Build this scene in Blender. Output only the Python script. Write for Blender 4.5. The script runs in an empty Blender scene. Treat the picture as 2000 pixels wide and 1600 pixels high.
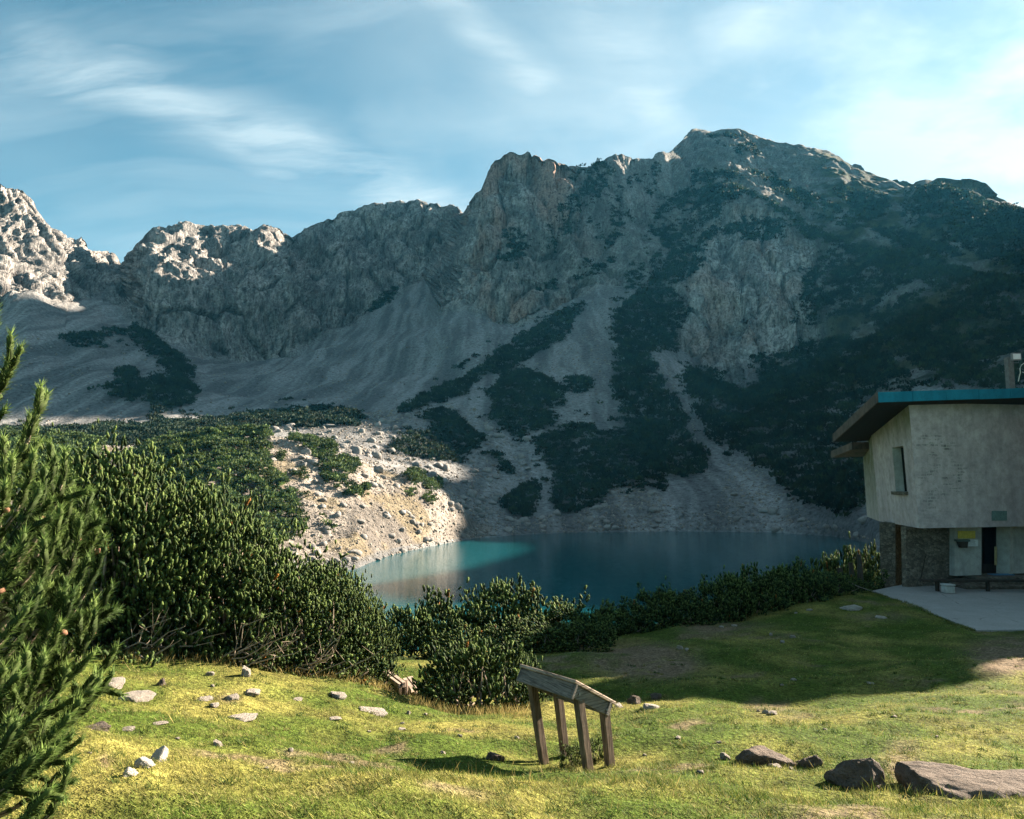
import bpy, math, random, time
import numpy as np
T0 = time.time()
random.seed(7); RNG = np.random.default_rng(7)
SC = bpy.context.scene
COL = SC.collection

# ------------------------------------------------------------------ camera
FPX = 1444.0; PITCH = math.radians(5.93); SP, CP = math.sin(PITCH), math.cos(PITCH)
cam_d = bpy.data.cameras.new('camera'); cam = bpy.data.objects.new('camera', cam_d); COL.objects.link(cam)
cam_d.sensor_width = 36.0; cam_d.lens = 36.0*FPX/2000.0; cam_d.clip_start = 0.05; cam_d.clip_end = 20000
cam.location = (0, 0, 0); cam.rotation_euler = (math.pi/2+PITCH, 0, 0)
SC.camera = cam
SC.render.resolution_x, SC.render.resolution_y = 1024, 819

# ------------------------------------------------------------------ light
SUN_AZ, SUN_EL = math.radians(55.5), math.radians(23.8)      # azimuth clockwise from the view direction (+Y)
SDIR = np.array([math.sin(SUN_AZ)*math.cos(SUN_EL), math.cos(SUN_AZ)*math.cos(SUN_EL), math.sin(SUN_EL)])
sl = bpy.data.lights.new('sun', 'SUN'); sun = bpy.data.objects.new('sun', sl); COL.objects.link(sun)
sl.energy = 5.0; sl.angle = math.radians(0.6); sl.color = (1.0, 0.84, 0.66)
from mathutils import Vector
sun.rotation_euler = Vector(SDIR).to_track_quat('Z', 'Y').to_euler()
SC.view_settings.view_transform = 'Standard'; SC.view_settings.look = 'None'
SC.view_settings.exposure = 2.7; SC.view_settings.gamma = 1.0
SC.render.engine = 'CYCLES'
SC.cycles.use_denoising = True
try: SC.cycles.denoiser = 'OPENIMAGEDENOISE'
except Exception: pass
SC.cycles.max_bounces = 6; SC.cycles.diffuse_bounces = 2; SC.cycles.glossy_bounces = 2
SC.cycles.transmission_bounces = 4; SC.cycles.transparent_max_bounces = 8; SC.cycles.volume_bounces = 0
SC.cycles.sample_clamp_indirect = 4.0
SC.cycles.volume_step_rate = 1.0

# ------------------------------------------------------------------ node helpers
def newmat(name):
    m = bpy.data.materials.new(name); m.use_nodes = True
    nt = m.node_tree; nt.nodes.clear()
    return m, NT(nt)
class NT:
    def __init__(s, nt): s.nt = nt
    def n(s, typ, **kw):
        nd = s.nt.nodes.new(typ)
        for k, v in kw.items():
            if k.startswith('i_'):
                key = k[2:]
                nd.inputs[int(key) if key.isdigit() else key.replace('_', ' ')].default_value = v
            else: setattr(nd, k, v)
        return nd
    def l(s, a, b): s.nt.links.new(a, b)
    def val(s, sock, v):
        if hasattr(v, 'default_value') or isinstance(v, bpy.types.NodeSocket): s.l(v, sock)
        else: sock.default_value = v
    def math(s, op, a, b=0.0, c=0.0, clamp=False):
        nd = s.nt.nodes.new('ShaderNodeMath'); nd.operation = op; nd.use_clamp = clamp
        s.val(nd.inputs[0], a); s.val(nd.inputs[1], b); s.val(nd.inputs[2], c); return nd.outputs[0]
    def mix(s, f, a, b, blend='MIX'):
        nd = s.nt.nodes.new('ShaderNodeMix'); nd.data_type = 'RGBA'; nd.blend_type = blend
        s.val(nd.inputs[0], f)
        for i, v in ((6, a), (7, b)):
            if isinstance(v, (tuple, list)): nd.inputs[i].default_value = (*v[:3], 1)
            else: s.l(v, nd.inputs[i])
        return nd.outputs[2]
    def ramp(s, f, stops, interp='LINEAR'):
        nd = s.nt.nodes.new('ShaderNodeValToRGB'); cr = nd.color_ramp; cr.interpolation = interp
        while len(cr.elements) < len(stops): cr.elements.new(0.5)
        for e, (p, c) in zip(cr.elements, stops):
            e.position = p; e.color = (c, c, c, 1) if isinstance(c, (int, float)) else (*c[:3], 1)
        s.l(f, nd.inputs[0]); return nd.outputs[0]
    def noise(s, vec, scale, detail=4, rough=0.55, dist=0.0, typ='FBM'):
        nd = s.nt.nodes.new('ShaderNodeTexNoise'); nd.noise_type = typ
        nd.inputs['Scale'].default_value = scale; nd.inputs['Detail'].default_value = detail
        nd.inputs['Roughness'].default_value = rough; nd.inputs['Distortion'].default_value = dist
        if vec is not None: s.l(vec, nd.inputs['Vector'])
        return nd.outputs[0]
    def vor(s, vec, scale, feature='F1', out=0, rnd=1.0):
        nd = s.nt.nodes.new('ShaderNodeTexVoronoi'); nd.feature = feature
        nd.inputs['Scale'].default_value = scale; nd.inputs['Randomness'].default_value = rnd
        s.l(vec, nd.inputs['Vector']); return nd.outputs[out]
    def map(s, vec, scale=(1, 1, 1), rot=(0, 0, 0), loc=(0, 0, 0)):
        nd = s.nt.nodes.new('ShaderNodeMapping')
        nd.inputs['Scale'].default_value = scale; nd.inputs['Rotation'].default_value = rot; nd.inputs['Location'].default_value = loc
        s.l(vec, nd.inputs['Vector']); return nd.outputs[0]
    def geo(s): return s.nt.nodes.new('ShaderNodeNewGeometry')
    def pos(s): return s.geo().outputs['Position']
    def obj(s): return s.nt.nodes.new('ShaderNodeTexCoord').outputs['Object']
    def attr(s, name, out=2):
        nd = s.nt.nodes.new('ShaderNodeAttribute'); nd.attribute_name = name; return nd.outputs[out]
    def bump(s, h, strength=0.5, dist=1.0, normal=None):
        nd = s.nt.nodes.new('ShaderNodeBump'); nd.inputs['Strength'].default_value = strength
        nd.inputs['Distance'].default_value = dist; s.l(h, nd.inputs['Height'])
        if normal is not None: s.l(normal, nd.inputs['Normal'])
        return nd.outputs[0]
    def principled(s, color, rough=0.9, spec=0.2, normal=None, **kw):
        nd = s.nt.nodes.new('ShaderNodeBsdfPrincipled')
        if isinstance(color, (tuple, list)): nd.inputs['Base Color'].default_value = (*color[:3], 1)
        else: s.l(color, nd.inputs['Base Color'])
        s.val(nd.inputs['Roughness'], rough); nd.inputs['Specular IOR Level'].default_value = spec
        if normal is not None: s.l(normal, nd.inputs['Normal'])
        for k, v in kw.items(): s.val(nd.inputs[k.replace('_', ' ')], v)
        return nd.outputs[0]
    def out(s, surf=None, vol=None):
        o = s.nt.nodes.new('ShaderNodeOutputMaterial')
        if surf is not None: s.l(surf, o.inputs['Surface'])
        if vol is not None: s.l(vol, o.inputs['Volume'])

# ------------------------------------------------------------------ sky
world = bpy.data.worlds.new('World'); SC.world = world; world.use_nodes = True
W = NT(world.node_tree); world.node_tree.nodes.clear()
def build_sky():
    sky = W.n('ShaderNodeTexSky'); sky.sky_type = 'NISHITA'; sky.sun_disc = False
    sky.sun_elevation = SUN_EL; sky.sun_rotation = SUN_AZ; sky.altitude = 2200
    sky.air_density = 1.0; sky.dust_density = 0.6; sky.ozone_density = 1.0
    d = W.n('ShaderNodeTexCoord').outputs['Generated']
    sep = W.n('ShaderNodeSeparateXYZ'); W.l(d, sep.inputs[0]); x, y, z = sep.outputs
    zz = W.math('ADD', W.math('MAXIMUM', z, 0.02), 0.25)            # a high, curved cloud sheet
    cmb = W.n('ShaderNodeCombineXYZ'); W.l(W.math('DIVIDE', x, zz), cmb.inputs[0]); W.l(W.math('DIVIDE', y, zz), cmb.inputs[1]); P = cmb.outputs[0]
    def vm(op, a, b=None, scale=None):
        nd = W.n('ShaderNodeVectorMath', operation=op)
        for k, v in ((0, a), (1, b)):
            if v is None: continue
            if isinstance(v, tuple): nd.inputs[k].default_value = v
            else: W.l(v, nd.inputs[k])
        if scale is not None: W.val(nd.inputs['Scale'], scale)
        return nd
    warp = W.n('ShaderNodeTexNoise'); warp.inputs['Scale'].default_value = 1.6; warp.inputs['Detail'].default_value = 3; W.l(P, warp.inputs['Vector'])
    wv = vm('SUBTRACT', warp.outputs[1], (0.5, 0.5, 0.5)).outputs[0]
    wv = vm('MULTIPLY', wv, (0.20, 0.20, 0)).outputs[0]; PW = vm('ADD', P, wv).outputs[0]
    def sp(px, py):
        u, v = (px-1000)/FPX, (800-py)/FPX; r = np.array([u, CP-v*SP, SP+v*CP]); r /= np.linalg.norm(r); return r[0]/(r[2]+.25), r[1]/(r[2]+.25)
    fibs = {}
    def streak(a, b, w, seed):
        """one feathered band of cirrus lying between two places of the sheet"""
        (ax, ay), (bx, by) = sp(*a), sp(*b); dx, dy = bx-ax, by-ay; L2 = dx*dx+dy*dy
        q = vm('SUBTRACT', PW, (ax, ay, 0)).outputs[0]; t = W.math('DIVIDE', vm('DOT_PRODUCT', q, (dx, dy, 0)).outputs['Value'], L2, clamp=True)
        off = vm('SCALE', (dx, dy, 0), scale=t).outputs[0]; dist = vm('LENGTH', vm('SUBTRACT', q, off).outputs[0]).outputs['Value']
        g = W.math('POWER', 2.718, W.math('MULTIPLY', W.math('POWER', W.math('DIVIDE', dist, w), 2.0), -1.0))
        key = round(math.degrees(math.atan2(dy, dx))/40)
        if key not in fibs: fibs[key] = W.noise(W.map(PW, scale=(1.3, 6.0, 1), rot=(0, 0, -math.radians(key*40)), loc=(seed, seed*.7, 0)), 1.7, 6, 0.62, 0.3)
        fib = fibs[key]
        return W.math('MULTIPLY', g, W.ramp(fib, [(0.34, 0.05), (0.64, 1.0)]))
    c = streak((60, 120), (880, 400), .085, 1.3)
    c = W.math('MAXIMUM', c, W.math('MULTIPLY', streak((230, 110), (520, 330), .05, 6.1), .8))
    c = W.math('MAXIMUM', c, W.math('MULTIPLY', streak((-50, 120), (420, 260), .06, 2.7), .7))
    c = W.math('MAXIMUM', c, W.math('MULTIPLY', streak((850, -10), (1060, 150), .035, 3.9), .75))
    c = W.math('MAXIMUM', c, W.math('MULTIPLY', streak((1180, -40), (1260, 210), .06, 4.4), .6))
    c = W.math('MAXIMUM', c, W.math('MULTIPLY', streak((1420, 70), (1560, -30), .05, 5.2), .6))
    # the same kind of cirrus over the rest of the sky
    m1 = W.map(PW, scale=(0.8, 3.2, 1), rot=(0, 0, math.radians(24)), loc=(1.55, 0.62, 0))
    c1 = W.ramp(W.noise(m1, 1.1, 5, 0.6, 0.35), [(0.46, 0.0), (0.78, 0.55)])
    veil = W.ramp(W.noise(W.map(PW, loc=(2.2, 7.1, 0)), 0.8, 4, 0.5), [(0.30, 0.02), (0.72, 0.34)])
    dot = vm('DOT_PRODUCT', d, tuple(SDIR)).outputs['Value']; dp = W.math('MAXIMUM', dot, 0.0)
    wide = W.math('POWER', dp, 3.0); tight = W.math('POWER', dp, 9.0)
    cum = W.ramp(W.noise(W.map(PW, loc=(0.4, 3.3, 0)), 2.2, 6, 0.56, 0.15), [(0.40, 0.0), (0.56, 1.0)])
    cl = W.math('ADD', W.math('MULTIPLY', W.math('MAXIMUM', c, c1), 0.66), veil)
    cl = W.math('ADD', cl, W.math('MULTIPLY', wide, W.math('ADD', W.math('MULTIPLY', cum, 0.60), 0.30)))
    cl = W.math('MULTIPLY', cl, 0.96, clamp=True)
    cb = W.math('ADD', CLOUD_B, W.math('MULTIPLY', tight, CLOUD_B*0.5))  # brighter near the sun
    cc = W.n('ShaderNodeCombineXYZ')
    W.l(W.math('MULTIPLY', cb, 0.84), cc.inputs[0]); W.l(W.math('MULTIPLY', cb, 1.0), cc.inputs[1]); W.l(W.math('MULTIPLY', cb, 1.05), cc.inputs[2])
    tint = W.mix(1.0, sky.outputs[0], SKY_TINT, 'MULTIPLY')
    mixd = W.mix(cl, tint, cc.outputs[0])
    bg = W.n('ShaderNodeBackground'); W.l(mixd, bg.inputs['Color']); bg.inputs['Strength'].default_value = 0.05
    o = W.n('ShaderNodeOutputWorld'); W.l(bg.outputs[0], o.inputs['Surface'])
CLOUD_B = 3.0; SKY_TINT = (0.30, 0.56, 0.49)
build_sky()

# ------------------------------------------------------------------ measuring helpers
def ray(px, py):
    u = (np.asarray(px, float)-1000)/FPX; v = (800-np.asarray(py, float))/FPX
    return u, CP - v*SP, SP + v*CP
def at(px, py, Y):
    """the point of the place seen at photo position (px, py) whose forward distance is Y"""
    dx, dy, dz = ray(px, py); s = np.asarray(Y, float)/dy
    return np.stack([dx*s, dy*s, dz*s], -1)
def proj(P):
    P = np.asarray(P, float); f = P[..., 1]*CP + P[..., 2]*SP; up = -P[..., 1]*SP + P[..., 2]*CP
    return 1000+FPX*P[..., 0]/f, 800-FPX*up/f
def zr(ox, oy, s, pts): return [(ox+s*a, oy+s*b) for a, b in pts]
def inside(px, py, poly):
    poly = np.asarray(poly, float); r = np.zeros(np.shape(px), bool); j = len(poly)-1
    for i in range(len(poly)):
        xi, yi = poly[i]; xj, yj = poly[j]
        c = ((yi > py) != (yj > py)) & (px < (xj-xi)*(py-yi)/((yj-yi) if yj != yi else 1e-9)+xi)
        r ^= c; j = i
    return r

# ------------------------------------------------------------------ numpy noise
def _h(ix, iy, iz, seed):
    h = (ix.astype(np.uint32)*np.uint32(374761393) + iy.astype(np.uint32)*np.uint32(668265263)
         + iz.astype(np.uint32)*np.uint32(2246822519) + np.uint32(seed*3266489917 & 0xffffffff))
    h = (h ^ (h >> np.uint32(13)))*np.uint32(1274126177); h ^= h >> np.uint32(16)
    return h
def gnoise(p, seed=0):
    p = np.asarray(p, float); i = np.floor(p).astype(np.int64); f = p-i
    w = f*f*f*(f*(f*6-15)+10); out = 0
    for dx in (0, 1):
        for dy in (0, 1):
            for dz in (0, 1):
                h = _h(i[..., 0]+dx, i[..., 1]+dy, i[..., 2]+dz, seed)
                gx = (h & 255)/127.5-1; gy = ((h >> 8) & 255)/127.5-1; gz = ((h >> 16) & 255)/127.5-1
                d = gx*(f[..., 0]-dx)+gy*(f[..., 1]-dy)+gz*(f[..., 2]-dz)
                ww = (w[..., 0] if dx else 1-w[..., 0])*(w[..., 1] if dy else 1-w[..., 1])*(w[..., 2] if dz else 1-w[..., 2])
                out = out + d*ww
    return out
def fbm(p, octv=4, seed=0, gain=0.5, ridged=False):
    p = np.asarray(p, float); a = 1.0; s = 0
    for o in range(octv):
        n = gnoise(p, seed+o*17)
        s = s + a*((1-2*np.abs(n)*1.3) if ridged else n*1.3)
        p = p*2.03+13.7; a *= gain
    return s
def sstep(a, b, x):
    t = np.clip((x-a)/(b-a), 0, 1); return t*t*(3-2*t)

# ------------------------------------------------------------------ mesh helpers
def mesh_np(name, V, F, mat, smooth=False, attrs=None):
    """V (n,3), F (m,3) or (m,4) int array -> mesh"""
    V = np.ascontiguousarray(V, np.float32); F = np.ascontiguousarray(F, np.int32); k = F.shape[1]
    me = bpy.data.meshes.new(name); me.vertices.add(len(V)); me.vertices.foreach_set('co', V.ravel())
    me.loops.add(F.size); me.loops.foreach_set('vertex_index', F.ravel())
    me.polygons.add(len(F)); me.polygons.foreach_set('loop_start', np.arange(0, F.size, k, dtype=np.int32))
    if smooth: me.polygons.foreach_set('use_smooth', np.ones(len(F), bool))
    for an, av in (attrs or {}).items():
        av = np.asarray(av, np.float32)
        if av.ndim == 1:
            a = me.attributes.new(an, 'FLOAT', 'POINT'); a.data.foreach_set('value', av)
        else:
            a = me.attributes.new(an, 'FLOAT_COLOR', 'POINT')
            a.data.foreach_set('color', np.concatenate([av, np.ones((len(av), 1), np.float32)], 1).ravel())
    me.update(calc_edges=True); me.validate()
    if mat: me.materials.append(mat)
    return me
def link(name, me, parent=None, loc=None, rot=None, scale=None, label=None, cat=None, group=None, kind=None):
    o = bpy.data.objects.new(name, me); COL.objects.link(o)
    if parent is not None: o.parent = parent
    if loc is not None: o.location = tuple(float(v) for v in loc)
    if rot is not None: o.rotation_euler = tuple(float(v) for v in rot)
    if scale is not None: o.scale = (scale,)*3 if isinstance(scale, (int, float)) else tuple(float(v) for v in scale)
    if label: o['label'] = label
    if cat: o['category'] = cat
    if group: o['group'] = group
    if kind: o['kind'] = kind
    return o
class MB:
    """collects boxes, prisms and tubes into one mesh"""
    def __init__(s): s.v = []; s.f = []
    def add(s, V, F):
        b = len(s.v); s.v += [tuple(map(float, p)) for p in V]; s.f += [tuple(int(i)+b for i in f) for f in F]
    def box(s, c, size, R=None):
        c = np.array(c, float); h = np.array(size, float)/2
        V = np.array([(x, y, z) for x in (-1, 1) for y in (-1, 1) for z in (-1, 1)])*h
        if R is not None: V = V@np.array(R).T
        s.add(V+c, [(0, 1, 3, 2), (4, 6, 7, 5), (0, 4, 5, 1), (2, 3, 7, 6), (0, 2, 6, 4), (1, 5, 7, 3)])
    def prism(s, base, top):
        n = len(base); V = list(base)+list(top)
        F = [tuple(range(n))[::-1], tuple(range(n, 2*n))]+[(i, (i+1) % n, (i+1) % n+n, i+n) for i in range(n)]
        s.add(V, F)
    def tube(s, pts, rad, n=6):
        pts = [np.array(p, float) for p in pts]; rings = []
        for i, p in enumerate(pts):
            t = pts[min(i+1, len(pts)-1)]-pts[max(i-1, 0)]; t = t/(np.linalg.norm(t)+1e-9)
            a = np.cross(t, (0, 0, 1) if abs(t[2]) < .9 else (1, 0, 0)); a /= np.linalg.norm(a); b = np.cross(t, a)
            r = rad[i] if hasattr(rad, '__len__') else rad
            rings.append([p+r*(math.cos(2*math.pi*k/n)*a+math.sin(2*math.pi*k/n)*b) for k in range(n)])
        V = [q for r in rings for q in r]; F = []
        for i in range(len(pts)-1):
            for k in range(n): F.append((i*n+k, i*n+(k+1) % n, (i+1)*n+(k+1) % n, (i+1)*n+k))
        F.append(tuple(range(n))[::-1]); F.append(tuple(range((len(pts)-1)*n, len(pts)*n)))
        s.add(V, F)
    def mesh(s, name, mat, bevel=0.0, smooth=False):
        me = bpy.data.meshes.new(name); me.from_pydata(s.v, [], s.f)
        if bevel > 0:
            import bmesh
            bm = bmesh.new(); bm.from_mesh(me)
            bmesh.ops.bevel(bm, geom=list(bm.edges), offset=bevel, segments=1, affect='EDGES', clamp_overlap=True)
            bm.to_mesh(me); bm.free()
        me.update()
        if smooth: me.polygons.foreach_set('use_smooth', [True]*len(me.polygons))
        if mat: me.materials.append(mat)
        return me
# ================================================================== the mountain
LAKE_Z = -11.0
def curve(pts):
    """(px, py, Y) rows -> bearing a = x/Y sorted, with Y and z"""
    rows = []
    for r in pts:
        if len(r) == 4: rows.append(((r[0]-1000)/FPX, r[2], r[3]))          # out of frame: bearing, distance, height
        else:
            P = at(*r); rows.append((P[0]/P[1], P[1], P[2]))
    p = np.array(sorted(rows)); return p[:, 0], p[:, 1], p[:, 2]
def curve_yz(pts):
    p = np.array(pts, float); return (p[:, 0]-1000)/FPX, p[:, 1], p[:, 2]
def lake_y(px, py):
    dx, dy, dz = ray(px, py); return LAKE_Z*dy/dz
sh = [(700, 1112), (760, 1087), (850, 1066), (930, 1052), (1000, 1046), (1100, 1041), (1300, 1038), (1500, 1040), (1620, 1048), (1690, 1062), (1715, 1085)]
SHORE = [(-3000, 70, -6), (-1500, 70, -8), (0, 70, -9), (400, 80, -10.2), (560, 93, -11)] + [(x, float(lake_y(x, y)), -11) for x, y in sh] + [(1850, 75, -11), (2200, 62, -10), (3000, 62, -7), (6500, 62, -4)]
CREST = [(-3000, 850, 150), (0, 852, 150), (200, 872, 150), (270, 880, 150), (350, 860, 150), (430, 848, 150), (530, 852, 152), (600, 870, 150), (700, 897, 150), (800, 932, 153), (870, 972, 160), (930, 1022, 172), (1000, 1016, 185), (1100, 1002, 190), (1300, 992, 192), (1500, 992, 190), (1600, 1002, 175), (1700, 1010, 150), (1800, 990, 130), (2000, 960, 120), (2300, 0, 95, 4), (3000, 0, 85, 4), (6500, 0, 80, 2)]
DIP = [(-3000, 860, 185), (0, 864, 185), (300, 872, 185), (430, 864, 190), (550, 855, 195), (620, 866, 195), (700, 872, 195), (800, 896, 196), (900, 950, 200), (1000, 968, 208), (1200, 930, 222), (1400, 905, 232), (1700, 900, 200), (2000, 870, 160), (2300, 0, 120, 18), (2700, 0, 110, 16), (3200, 0, 105, 8), (6500, 0, 100, 4)]
FLOOR = [(-3000, 800, 230), (-300, 830, 230), (0, 842, 230), (300, 836, 235), (500, 826, 240), (700, 812, 255), (800, 792, 270), (900, 780, 285), (1000, 752, 295), (1100, 722, 305), (1200, 715, 310), (1300, 735, 305), (1450, 790, 295), (1560, 780, 290), (1700, 770, 265), (1800, 750, 245), (2000, 715, 215), (2300, 0, 160, 48), (2600, 0, 145, 45), (2800, 0, 140, 30), (3200, 0, 130, 14), (6500, 0, 125, 8)]
BASE = [(-3000, 500, 400), (-900, 560, 410), (-100, 625, 395), (0, 612, 372), (60, 585, 388), (130, 605, 408), (165, 580, 430), (200, 572, 445), (235, 590, 446), (275, 628, 420), (310, 634, 424), (350, 655, 430), (400, 680, 440), (480, 696, 456), (540, 690, 474), (620, 662, 500), (700, 625, 524), (780, 575, 548), (835, 545, 556), (862, 605, 440), (905, 592, 430), (950, 612, 420), (1006, 640, 410), (1055, 610, 415), (1125, 580, 430), (1177, 559, 442), (1250, 560, 440), (1320, 650, 395), (1380, 720, 378), (1450, 765, 366), (1510, 720, 375), (1570, 690, 375), (1640, 680, 360), (1720, 680, 335), (1800, 670, 310), (2000, 640, 270), (2300, 0, 200, 82), (2600, 0, 170, 72), (2800, 0, 165, 45), (3200, 0, 155, 20), (6500, 0, 150, 12)]
MIDC = [(-3000, 420, 440), (-100, 480, 390), (0, 480, 402), (60, 478, 418), (130, 520, 440), (165, 520, 470), (200, 530, 490), (235, 555, 490), (275, 545, 440), (310, 545, 438), (400, 560, 450), (480, 565, 466), (570, 560, 500), (620, 545, 548), (700, 515, 572), (800, 480, 592), (870, 470, 590), (905, 500, 455), (950, 455, 438), (1000, 462, 436), (1050, 470, 440), (1120, 470, 456), (1200, 440, 482), (1296, 425, 510), (1350, 470, 470), (1400, 430, 462), (1450, 405, 470), (1500, 415, 465), (1560, 470, 445), (1620, 500, 425), (1700, 520, 395), (1800, 530, 365), (2000, 560, 325), (2300, 0, 235, 112), (2600, 0, 195, 92), (2800, 0, 190, 62), (3200, 0, 180, 28), (6500, 0, 175, 16)]
SKY = [(-3000, 300, 480), (-900, 330, 470), (-300, 320, 470), (-80, 345, 466), (0, 358, 428), (30, 365, 436), (45, 368, 440), (60, 385, 446), (75, 405, 450), (85, 425, 453), (100, 445, 458), (115, 455, 464), (128, 466, 470), (136, 462, 484), (150, 468, 488), (160, 459, 488), (170, 473, 492), (180, 488, 500), (195, 488, 512), (207, 484, 520), (222, 488, 526), (232, 501, 530), (238, 517, 532), (247, 512, 512), (256, 500, 500), (270, 476, 488), (285, 456, 486), (300, 447, 490), (340, 438, 498), (365, 436, 504), (400, 442, 512), (440, 444, 520), (480, 446, 530), (496, 449, 534), (510, 440, 538), (525, 436, 542), (545, 442, 548), (560, 449, 554), (570, 456, 562), (590, 449, 576), (620, 433, 592), (650, 421, 604), (700, 408, 616), (740, 400, 622), (780, 394, 626), (810, 392, 628), (850, 393, 626), (862, 400, 620), (890, 403, 608), (900, 411, 585), (906, 421, 550), (914, 404, 503), (925, 390, 481), (935, 368, 465), (945, 340, 464), (955, 324, 464), (968, 309, 464), (985, 297, 464), (1000, 293, 464), (1014, 298, 466), (1030, 292, 466), (1050, 297, 468), (1065, 307, 470), (1085, 306, 474), (1115, 317, 481), (1150, 322, 492), (1165, 321, 498), (1180, 312, 501), (1200, 303, 505), (1216, 300, 509), (1235, 308, 514), (1275, 312, 529), (1285, 298, 533), (1296, 296, 536), (1305, 301, 546), (1315, 290, 562), (1330, 275, 589), (1345, 262, 616), (1360, 251, 638), (1376, 252, 640), (1392, 258, 640), (1410, 255, 640), (1440, 256, 636), (1455, 262, 630), (1480, 272, 622), (1520, 278, 610), (1560, 281, 600), (1592, 287, 602), (1622, 300, 598), (1640, 315, 594), (1652, 331, 588), (1672, 340, 580), (1700, 350, 570), (1740, 362, 555), (1768, 371, 540), (1780, 378, 492), (1792, 370, 475), (1802, 364, 470), (1830, 366, 468), (1852, 370, 466), (1870, 377, 464), (1886, 374, 462), (1902, 381, 460), (1916, 394, 458), (1942, 401, 455), (2000, 415, 448), (2098, 0, 440, 180), (2120, 0, 434, 202), (2150, 0, 402, 162), (2200, 0, 370, 148), (2300, 0, 325, 128), (2600, 0, 250, 84), (2800, 0, 225, 60), (3200, 0, 205, 34), (6500, 0, 200, 20)]  # last rows: unseen knob and ridge, shaped to shade lake and slopes

A = np.concatenate([np.linspace(-2.6, -0.80, 40, endpoint=False), np.linspace(-0.80, 0.80, 650), np.linspace(0.80, 3.6, 60)[1:]])
def ev(c): return np.interp(A, c[0], c[1]), np.interp(A, c[0], c[2])
knots = []
yS, zS = ev(curve_yz(SHORE))
knots.append((yS*0+32, np.minimum(zS-9, -17)))
knots.append((yS*0.72, np.where(zS <= -10.9, -17.0, zS-2.0)))
knots.append((yS, zS-0.02))
for c in (CREST, DIP, FLOOR, BASE, MIDC, SKY): knots.append(ev(curve(c)))
yk, zk = knots[-1]
SHADE_PLAT_K = 0.80
# behind the crest: unseen right-hand plateau shaped to shade the cirque, falling ground elsewhere
shade_plat = sstep(0.10, 0.20, A)*(1-sstep(0.60, 0.72, A))
knots.append((yk+14, zk-4*(1-shade_plat)+4*shade_plat))
los = zk/yk
yb = yk*(1-shade_plat)+shade_plat*np.maximum(800, yk+90)+140*(1-shade_plat)
knots.append((yb, shade_plat*los*yb*(SHADE_PLAT_K+0.14*sstep(0.30, 0.42, A))+(1-shade_plat)*zk*0.80)); knots.append((np.maximum(yb+60, np.minimum(1700, 1300/np.maximum(np.abs(A), .1))), zk*0+20))
NR = [5, 18, 96, 44, 60, 130, 90, 110, 8, 26, 8]
EXPN = [1, 1.4, 1.0, 1.0, 1.0, 1.25, 1.0, 0.95, 1, 1, 1]
Ys, Zs, SEG, SS = [], [], [], []
for k, n in enumerate(NR):
    last = k == len(NR)-1
    s = np.linspace(0, 1, n+1 if last else n, endpoint=last)
    (y0, z0), (y1, z1) = knots[k], knots[k+1]
    Ys.append(y0[None]+(y1-y0)[None]*s[:, None]); Zs.append(z0[None]+(z1-z0)[None]*(s[:, None]**EXPN[k]))
    SEG.append(np.full(n+1 if last else n, k)); SS.append(s)
Ys = np.concatenate(Ys); Zs = np.concatenate(Zs); SEG = np.concatenate(SEG); SS = np.concatenate(SS)
R_, C_ = Ys.shape
Xs = A[None]*Ys

# spurs: ridge lines with falling flanks, merged into the slope
def spur(pts, k, width, soft=6.0):
    global Zs
    p = np.array(pts, float); L = at(p[:, 0], p[:, 1], p[:, 2]); best = np.full(Xs.shape, -1e9)
    for i in range(len(L)-1):
        a, b = L[i], L[i+1]; d = (b-a)[:2]; t = np.clip(((Xs-a[0])*d[0]+(Ys-a[1])*d[1])/(d@d), 0, 1)
        dist = np.hypot(Xs-a[0]-t*d[0], Ys-a[1]-t*d[1]); h = a[2]+(b[2]-a[2])*t-k*dist
        h = np.where(dist < width, h, -1e9); best = np.maximum(best, h)
    dlt = best-Zs; Zs = np.where(dlt > -60, Zs+np.where(dlt > 0, np.sqrt(np.maximum(dlt, 0)**2+soft**2)-soft, 0), Zs)
spur([(1440, 368, 540), (1575, 447, 470), (1668, 488, 425), (1800, 524, 385), (2000, 566, 330), (2200, 600, 300)], 0.75, 60)
spur([(1780, 556, 370), (1860, 592, 335), (1960, 640, 290), (2080, 690, 260)], 0.8, 45)
spur([(1620, 470, 450), (1700, 440, 470), (1760, 420, 470)], 0.8, 40)
spur([(1462, 398, 478), (1470, 470, 440), (1462, 600, 395), (1455, 740, 352)], 1.5, 30, 3)
spur([(1380, 430, 470), (1372, 520, 425), (1365, 640, 388)], 1.6, 22, 3)
spur([(1545, 480, 445), (1552, 560, 405), (1556, 680, 372)], 1.6, 22, 3)
spur([(1640, 690, 350), (1700, 740, 300), (1740, 800, 250)], 0.7, 30)

# masks
seg = np.repeat(SEG[:, None], C_, 1); ss = np.repeat(SS[:, None], C_, 1)
PXg = 1000+FPX*A[None]+0*Ys
P0 = np.stack([Xs, Ys, Zs], -1)
px0, py0 = proj(P0)
cliff = ((seg == 6) | (seg == 7)).astype(float)
cliff = np.where((seg == 5) & (ss > 0.93), (ss-0.93)/0.07, cliff)
cliff = np.where((seg == 8), 1.0, cliff)
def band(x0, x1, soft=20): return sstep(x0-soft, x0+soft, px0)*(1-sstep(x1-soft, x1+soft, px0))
# the right-hand flank is soil and scrub rather than bare rock
flank = sstep(1575, 1640, px0 - 0.0*py0)*(seg >= 5)
cliff *= 1-0.75*flank
upper = band(1290, 1800, 25)*(seg == 7); cliff *= 1-0.45*upper
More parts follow.
